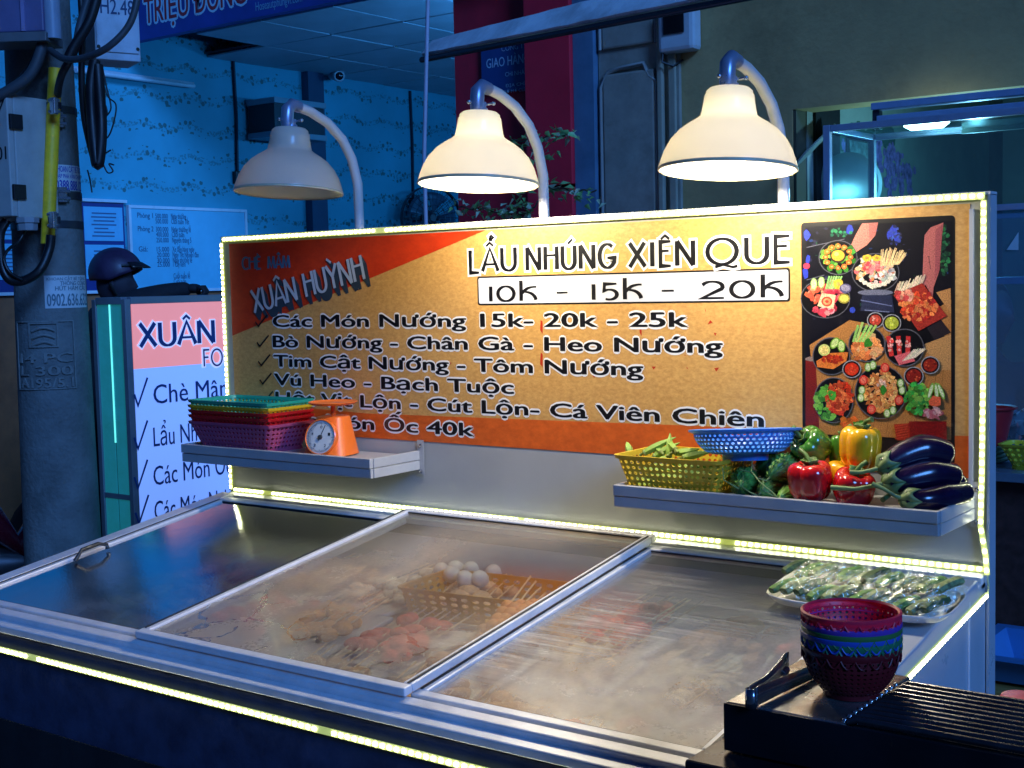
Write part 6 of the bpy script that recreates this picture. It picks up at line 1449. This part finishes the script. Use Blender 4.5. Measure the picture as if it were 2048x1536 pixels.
# nested round baskets
cb = hit(1700, 1400, (0,0,GZ), (0,0,1)); cbx, cby = cb.x, cb.y
cb = hit(1703, 1388, (0,0,GZ), (0,0,1)); SB = .0555; 
def smallbasket(z, m, lab, rt=.0575, rb=.034, h=.062, n=44):
    r = empty('sauce_basket', (cb.x, cb.y, GZ+z), lab, 'basket', 'small round baskets nested on the grill')
    M = Matrix.Translation((cb.x+random.uniform(-.0008,.0008), cb.y+random.uniform(-.0008,.0008), GZ+z)) @ Matrix.Rotation(random.random()*6, 4, 'Z')
    prof = lambda v: rb+(rt-rb)*sin(v*pi/2)**.75
    G().perf(lambda u, v: M @ V((prof(v)*cos(2*pi*u), prof(v)*sin(2*pi*u), .006+(h-.014)*v)), n, 8, .27).build('wall', m, r, solid=.0016)
    G().lathe([(rt-.0015,h-.009),(rt+.0005,h-.009),(rt+.0035,h-.004),(rt+.0035,h),(rt+.001,h+.0012),(rt-.0015,h-.001)], 44, M).build('rim', m, r, smooth=50)
    G().lathe([(0,.003),(rb-.002,.003),(rb,.007),(rb+.002,.0065),(rb,0),(rb-.004,0),(rb-.004,.0015),(0,.0015)], 36, M).build('base', m, r, smooth=50)
    g = G()
    for i in range(22):                                   # lace of small arches hanging below the rim
        a0 = 2*pi*i/22; g.tube([M @ V(((rt+.0022)*cos(a0+2*pi/22*t), (rt+.0022)*sin(a0+2*pi/22*t), h-.006-.010*sin(pi*t))) for t in (0,.2,.4,.6,.8,1)], .0011, 5)
    g.build('arch_trim', m, r, smooth=60)
cols_ = [('darkred', (.16,.006,.010)), ('green', (.02,.20,.09)), ('blue', (.03,.10,.50)), ('olive', (.06,.20,.05)), ('purple', (.14,.05,.42)), ('red', (.85,.02,.07))]
lbs = ['dark red round basket at the bottom of the nested stack on the grill','deep green round basket second from the bottom of the nested stack','blue round basket in the middle of the nested stack on the grill','olive green round basket just below the purple one','purple round basket just below the red top one','bright red round basket on top of the nested stack on the grill']
for i, ((nm, c_), lb2) in enumerate(zip(cols_, lbs)):
    smallbasket(.001+[0,.012,.018,.024,.030,.043][i], mat('rb_'+nm, c_, .5, var=.15, transl=.1), lb2)

# ================================================================== counter and things at the right edge
CT = -.045; ctY = at(2000, 945, 2, CT).y
ctr = empty('side_counter', (2.1, ctY, FLOOR), 'steel counter with a dark side behind the right edge of the board', 'counter')
ctX = at(1900, 945, 1, ctY).x
boxg(ctX-.1, ctY, CT-.03, ctX+1.1, ctY+.55, CT).build('top', mat('counter_steel', (.25,.36,.48), .3, .6, var=.2), ctr, bevel=.003)
boxg(ctX-.1, ctY+.05, FLOOR, ctX+1.1, ctY+.50, CT-.031).build('cabinet', mat('counter_brown', (.07,.028,.022), .6, var=.4, scale=30), ctr)
def pot(px, py, y, rpx, prof, nm, m, label, cat, **k):
    q = at(px, py, 1, y); d = (CM.transposed() @ (CC-q)).z; s = rpx*d/FPX; r = empty(nm, (q.x, y, CT), label, cat); return r, q, s
def yA(f): return ctY+f
# red basin on green plates
q = at(1985, 880, 1, yA(.22)); R0 = at(2032, 815, 1, yA(.22)).x-at(1975, 815, 1, yA(.22)).x; 
MBs = Matrix.Translation((at(1972,860,1,yA(.22)).x, yA(.22), CT+.062))
r = empty('basin', MBs.translation, 'dark red plastic basin on the side counter behind the board edge', 'basin')
G().lathe([(0,.0),(R0*.66,.0),(R0*.9,.10),(R0*.95,.125),(R0*1.05,.128),(R0*1.06,.122)], 40, MBs).build('bowl', mat('basin_red', (.32,.012,.02), .35, transl=.1), r, smooth=50, solid=.003)
for i in range(4):
    o = G().lathe([(0,0),(R0*.55,0),(R0*.80,.010),(R0*.83,.013),(R0*.80,.0135),(R0*.52,.004),(0,.004)], 36, Matrix.Translation((MBs.translation.x, MBs.translation.y, CT+.0008+i*.0145))).build('plate', mat('plate_green', (.22,.36,.24), .35), smooth=50)
    tag(o, 'pale green plate, %s in the pile under the red basin' % ['bottom one','second from the bottom','third from the bottom','top one'][i], 'plate', 'pale green plates under the red basin')
q = at(2045, 925, 1, yA(.10))
rectbasket('small_basket', 'small yellow pierced basket at the right edge of the picture, on the counter', Matrix.Translation((q.x+.02, yA(.12), CT)), .13, .10, .085, mat('basket_lemon', (.65,.62,.04), .35, transl=.1), 22, 4, 0, flare=.03, hole=.3)
# clear bags behind the basin
q = at(2000, 800, 1, yA(.42)); 
rf2 = random.Random(4); nz2 = [[rf2.gauss(0,.008) for _ in range(30)] for _ in range(16)]
tag(G().surf(lambda u, v: V((q.x-.10+.42*u, yA(.42)+.05*sin(pi*u*3)*sin(pi*v)+nz2[int(v*15)][int(u*29)], CT+.002+.165*v+nz2[int(v*15)][int(u*29)])), 29, 15).build('plastic_bags', mat('bag_clear', (.25,.40,.45), .15, coat=.5, alpha=.75), smooth=30), 'crumpled clear plastic wrap standing on the counter behind the red basin', 'plastic wrap')
# blue tray lower right
tq = at(1990, 1300, 1, ctY-.42)
r = empty('wash_tub', tq, 'blue square tub with a pale rim on a low stand at the lower right edge', 'tub')
tz = tq.z; tx0 = at(1960,1290,1,ctY-.30).x
tub = mat('tub_blue', (.06,.22,.48), .35, var=.1)
W0 = .55; D0 = .40; ox_, oy_ = tx0, ctY-.52
g = G()
def tubp(e, z): return [V((ox_+e,oy_+e,z)), V((ox_+W0-e,oy_+e,z)), V((ox_+W0-e,oy_+D0-e,z)), V((ox_+e,oy_+D0-e,z))]
vs = tubp(0,tz)+tubp(.035,tz)+tubp(.07,tz-.08)
g.add(vs, [(i, (i+1)%4, 4+(i+1)%4, 4+i) for i in range(4)]+[(4+i, 4+(i+1)%4, 8+(i+1)%4, 8+i) for i in range(4)]+[(8,9,10,11)])
g.build('tub', tub, r, solid=.006)
boxg(ox_+.01, oy_+.01, tz-.125, ox_+W0-.01, oy_+D0-.01, tz-.095).build('stand_top', mat('stand_wood', (.35,.22,.06), .6), r, bevel=.003)
for xx in (ox_+.03, ox_+W0-.07):
    for yy in (oy_+.03, oy_+D0-.07): boxg(xx, yy, FLOOR, xx+.04, yy+.04, tz-.1255).build('leg', mat('stand_wood', (.35,.22,.06), .6), r)
q = at(2040, 1402, 1, -.35)
r = empty('red_jar', q, 'pink red round lid just showing above the grill at the right edge', 'jar')
G().lathe([(0,.012),(.03,.010),(.036,.0),(.036,-.02),(.034,-.025),(.034,-.15),(0,-.15)], 32, Matrix.Translation(q)).build('body', mat('jar_red', (.65,.10,.08), .35), r, smooth=40)
boxg(q.x-.10, -.45, q.z-.18, q.x+.35, -.25, q.z-.151).build('stool_top', mat('stool_dark', (.03,.035,.06), .5), None)
st_ = bpy.data.objects['stool_top']; s0 = empty('low_stool', (q.x,-.35,FLOOR), 'dark low stand under the red lidded jar, hidden behind the grill', 'stool'); attach(st_, s0)
for xx in (q.x-.08, q.x+.30):
    for yy in (-.43,-.29): boxg(xx, yy, FLOOR, xx+.03, yy+.03, q.z-.1805).build('leg', mat('stool_dark', (.03,.035,.06), .5), s0)

# ================================================================== hanging vines in front of the red pier
lm_ = [mat('vine_leaf', (.22,.48,.16), .45, var=.4, scale=30), mat('vine_leaf_pale', (.50,.62,.40), .45, var=.3, scale=30)]
wood_ = mat('vine_stem', (.08,.07,.04), .7)
rv = random.Random(31)
def vine(pts, y, n, lab, sp=7):
    P = [at(px, py, 1, y+rv.uniform(-.02,.02)) for px, py in pts]; r = empty('vine', P[0], lab, 'vine', 'leafy vines hanging in front of the red pier')
    Q = []
    for i in range(len(P)-1):
        for k in range(8): Q.append(P[i].lerp(P[i+1], k/8)+V((0,0,.006*sin(k))))
    G().tube(Q, .004, 5).build('stem', wood_, r, smooth=60)
    for i in range(int(n*1.6)):
        c_ = Q[rv.randrange(len(Q))]+V((rv.gauss(0,.02), rv.gauss(0,.03), rv.gauss(-.012,.018))); s_ = rv.uniform(.018,.032)
        M = Matrix.Translation(c_) @ Euler((rv.uniform(-1,1), rv.uniform(-1,1), rv.uniform(0,6.28))).to_matrix().to_4x4()
        g = G(); g.add([M @ V(p_) for p_ in ((0,0,0),(s_*.5,s_*.55,.006),(0,s_*2,-.004),(-s_*.5,s_*.55,.006),(0,s_*.9,-.002))], [(0,1,4),(1,2,4),(2,3,4),(3,0,4)])
        g.build('leaf', lm_[rv.random() < .35], r, smooth=60)
vine([(1020,282),(1060,280),(1100,272),(1150,265)], 2.55, 34, 'upper leafy vine crossing the red pier behind the second lamp neck')
vine([(1085,372),(1120,378),(1160,382),(1198,382)], 2.50, 34, 'vine reaching right past the second lamp tube at mid height')
vine([(918,415),(960,418),(1010,425),(1060,428)], 2.45, 50, 'lower leafy vine just above the LED edge left of the second lamp tube')
vine([(1035,380),(1045,410),(1060,425),(1078,400)], 2.40, 18, 'short looping vine with few leaves beside the second lamp tube')
vine([(1060,300),(1075,310),(1088,318)], 2.5, 6, 'small stray vine twig by the second lamp neck')
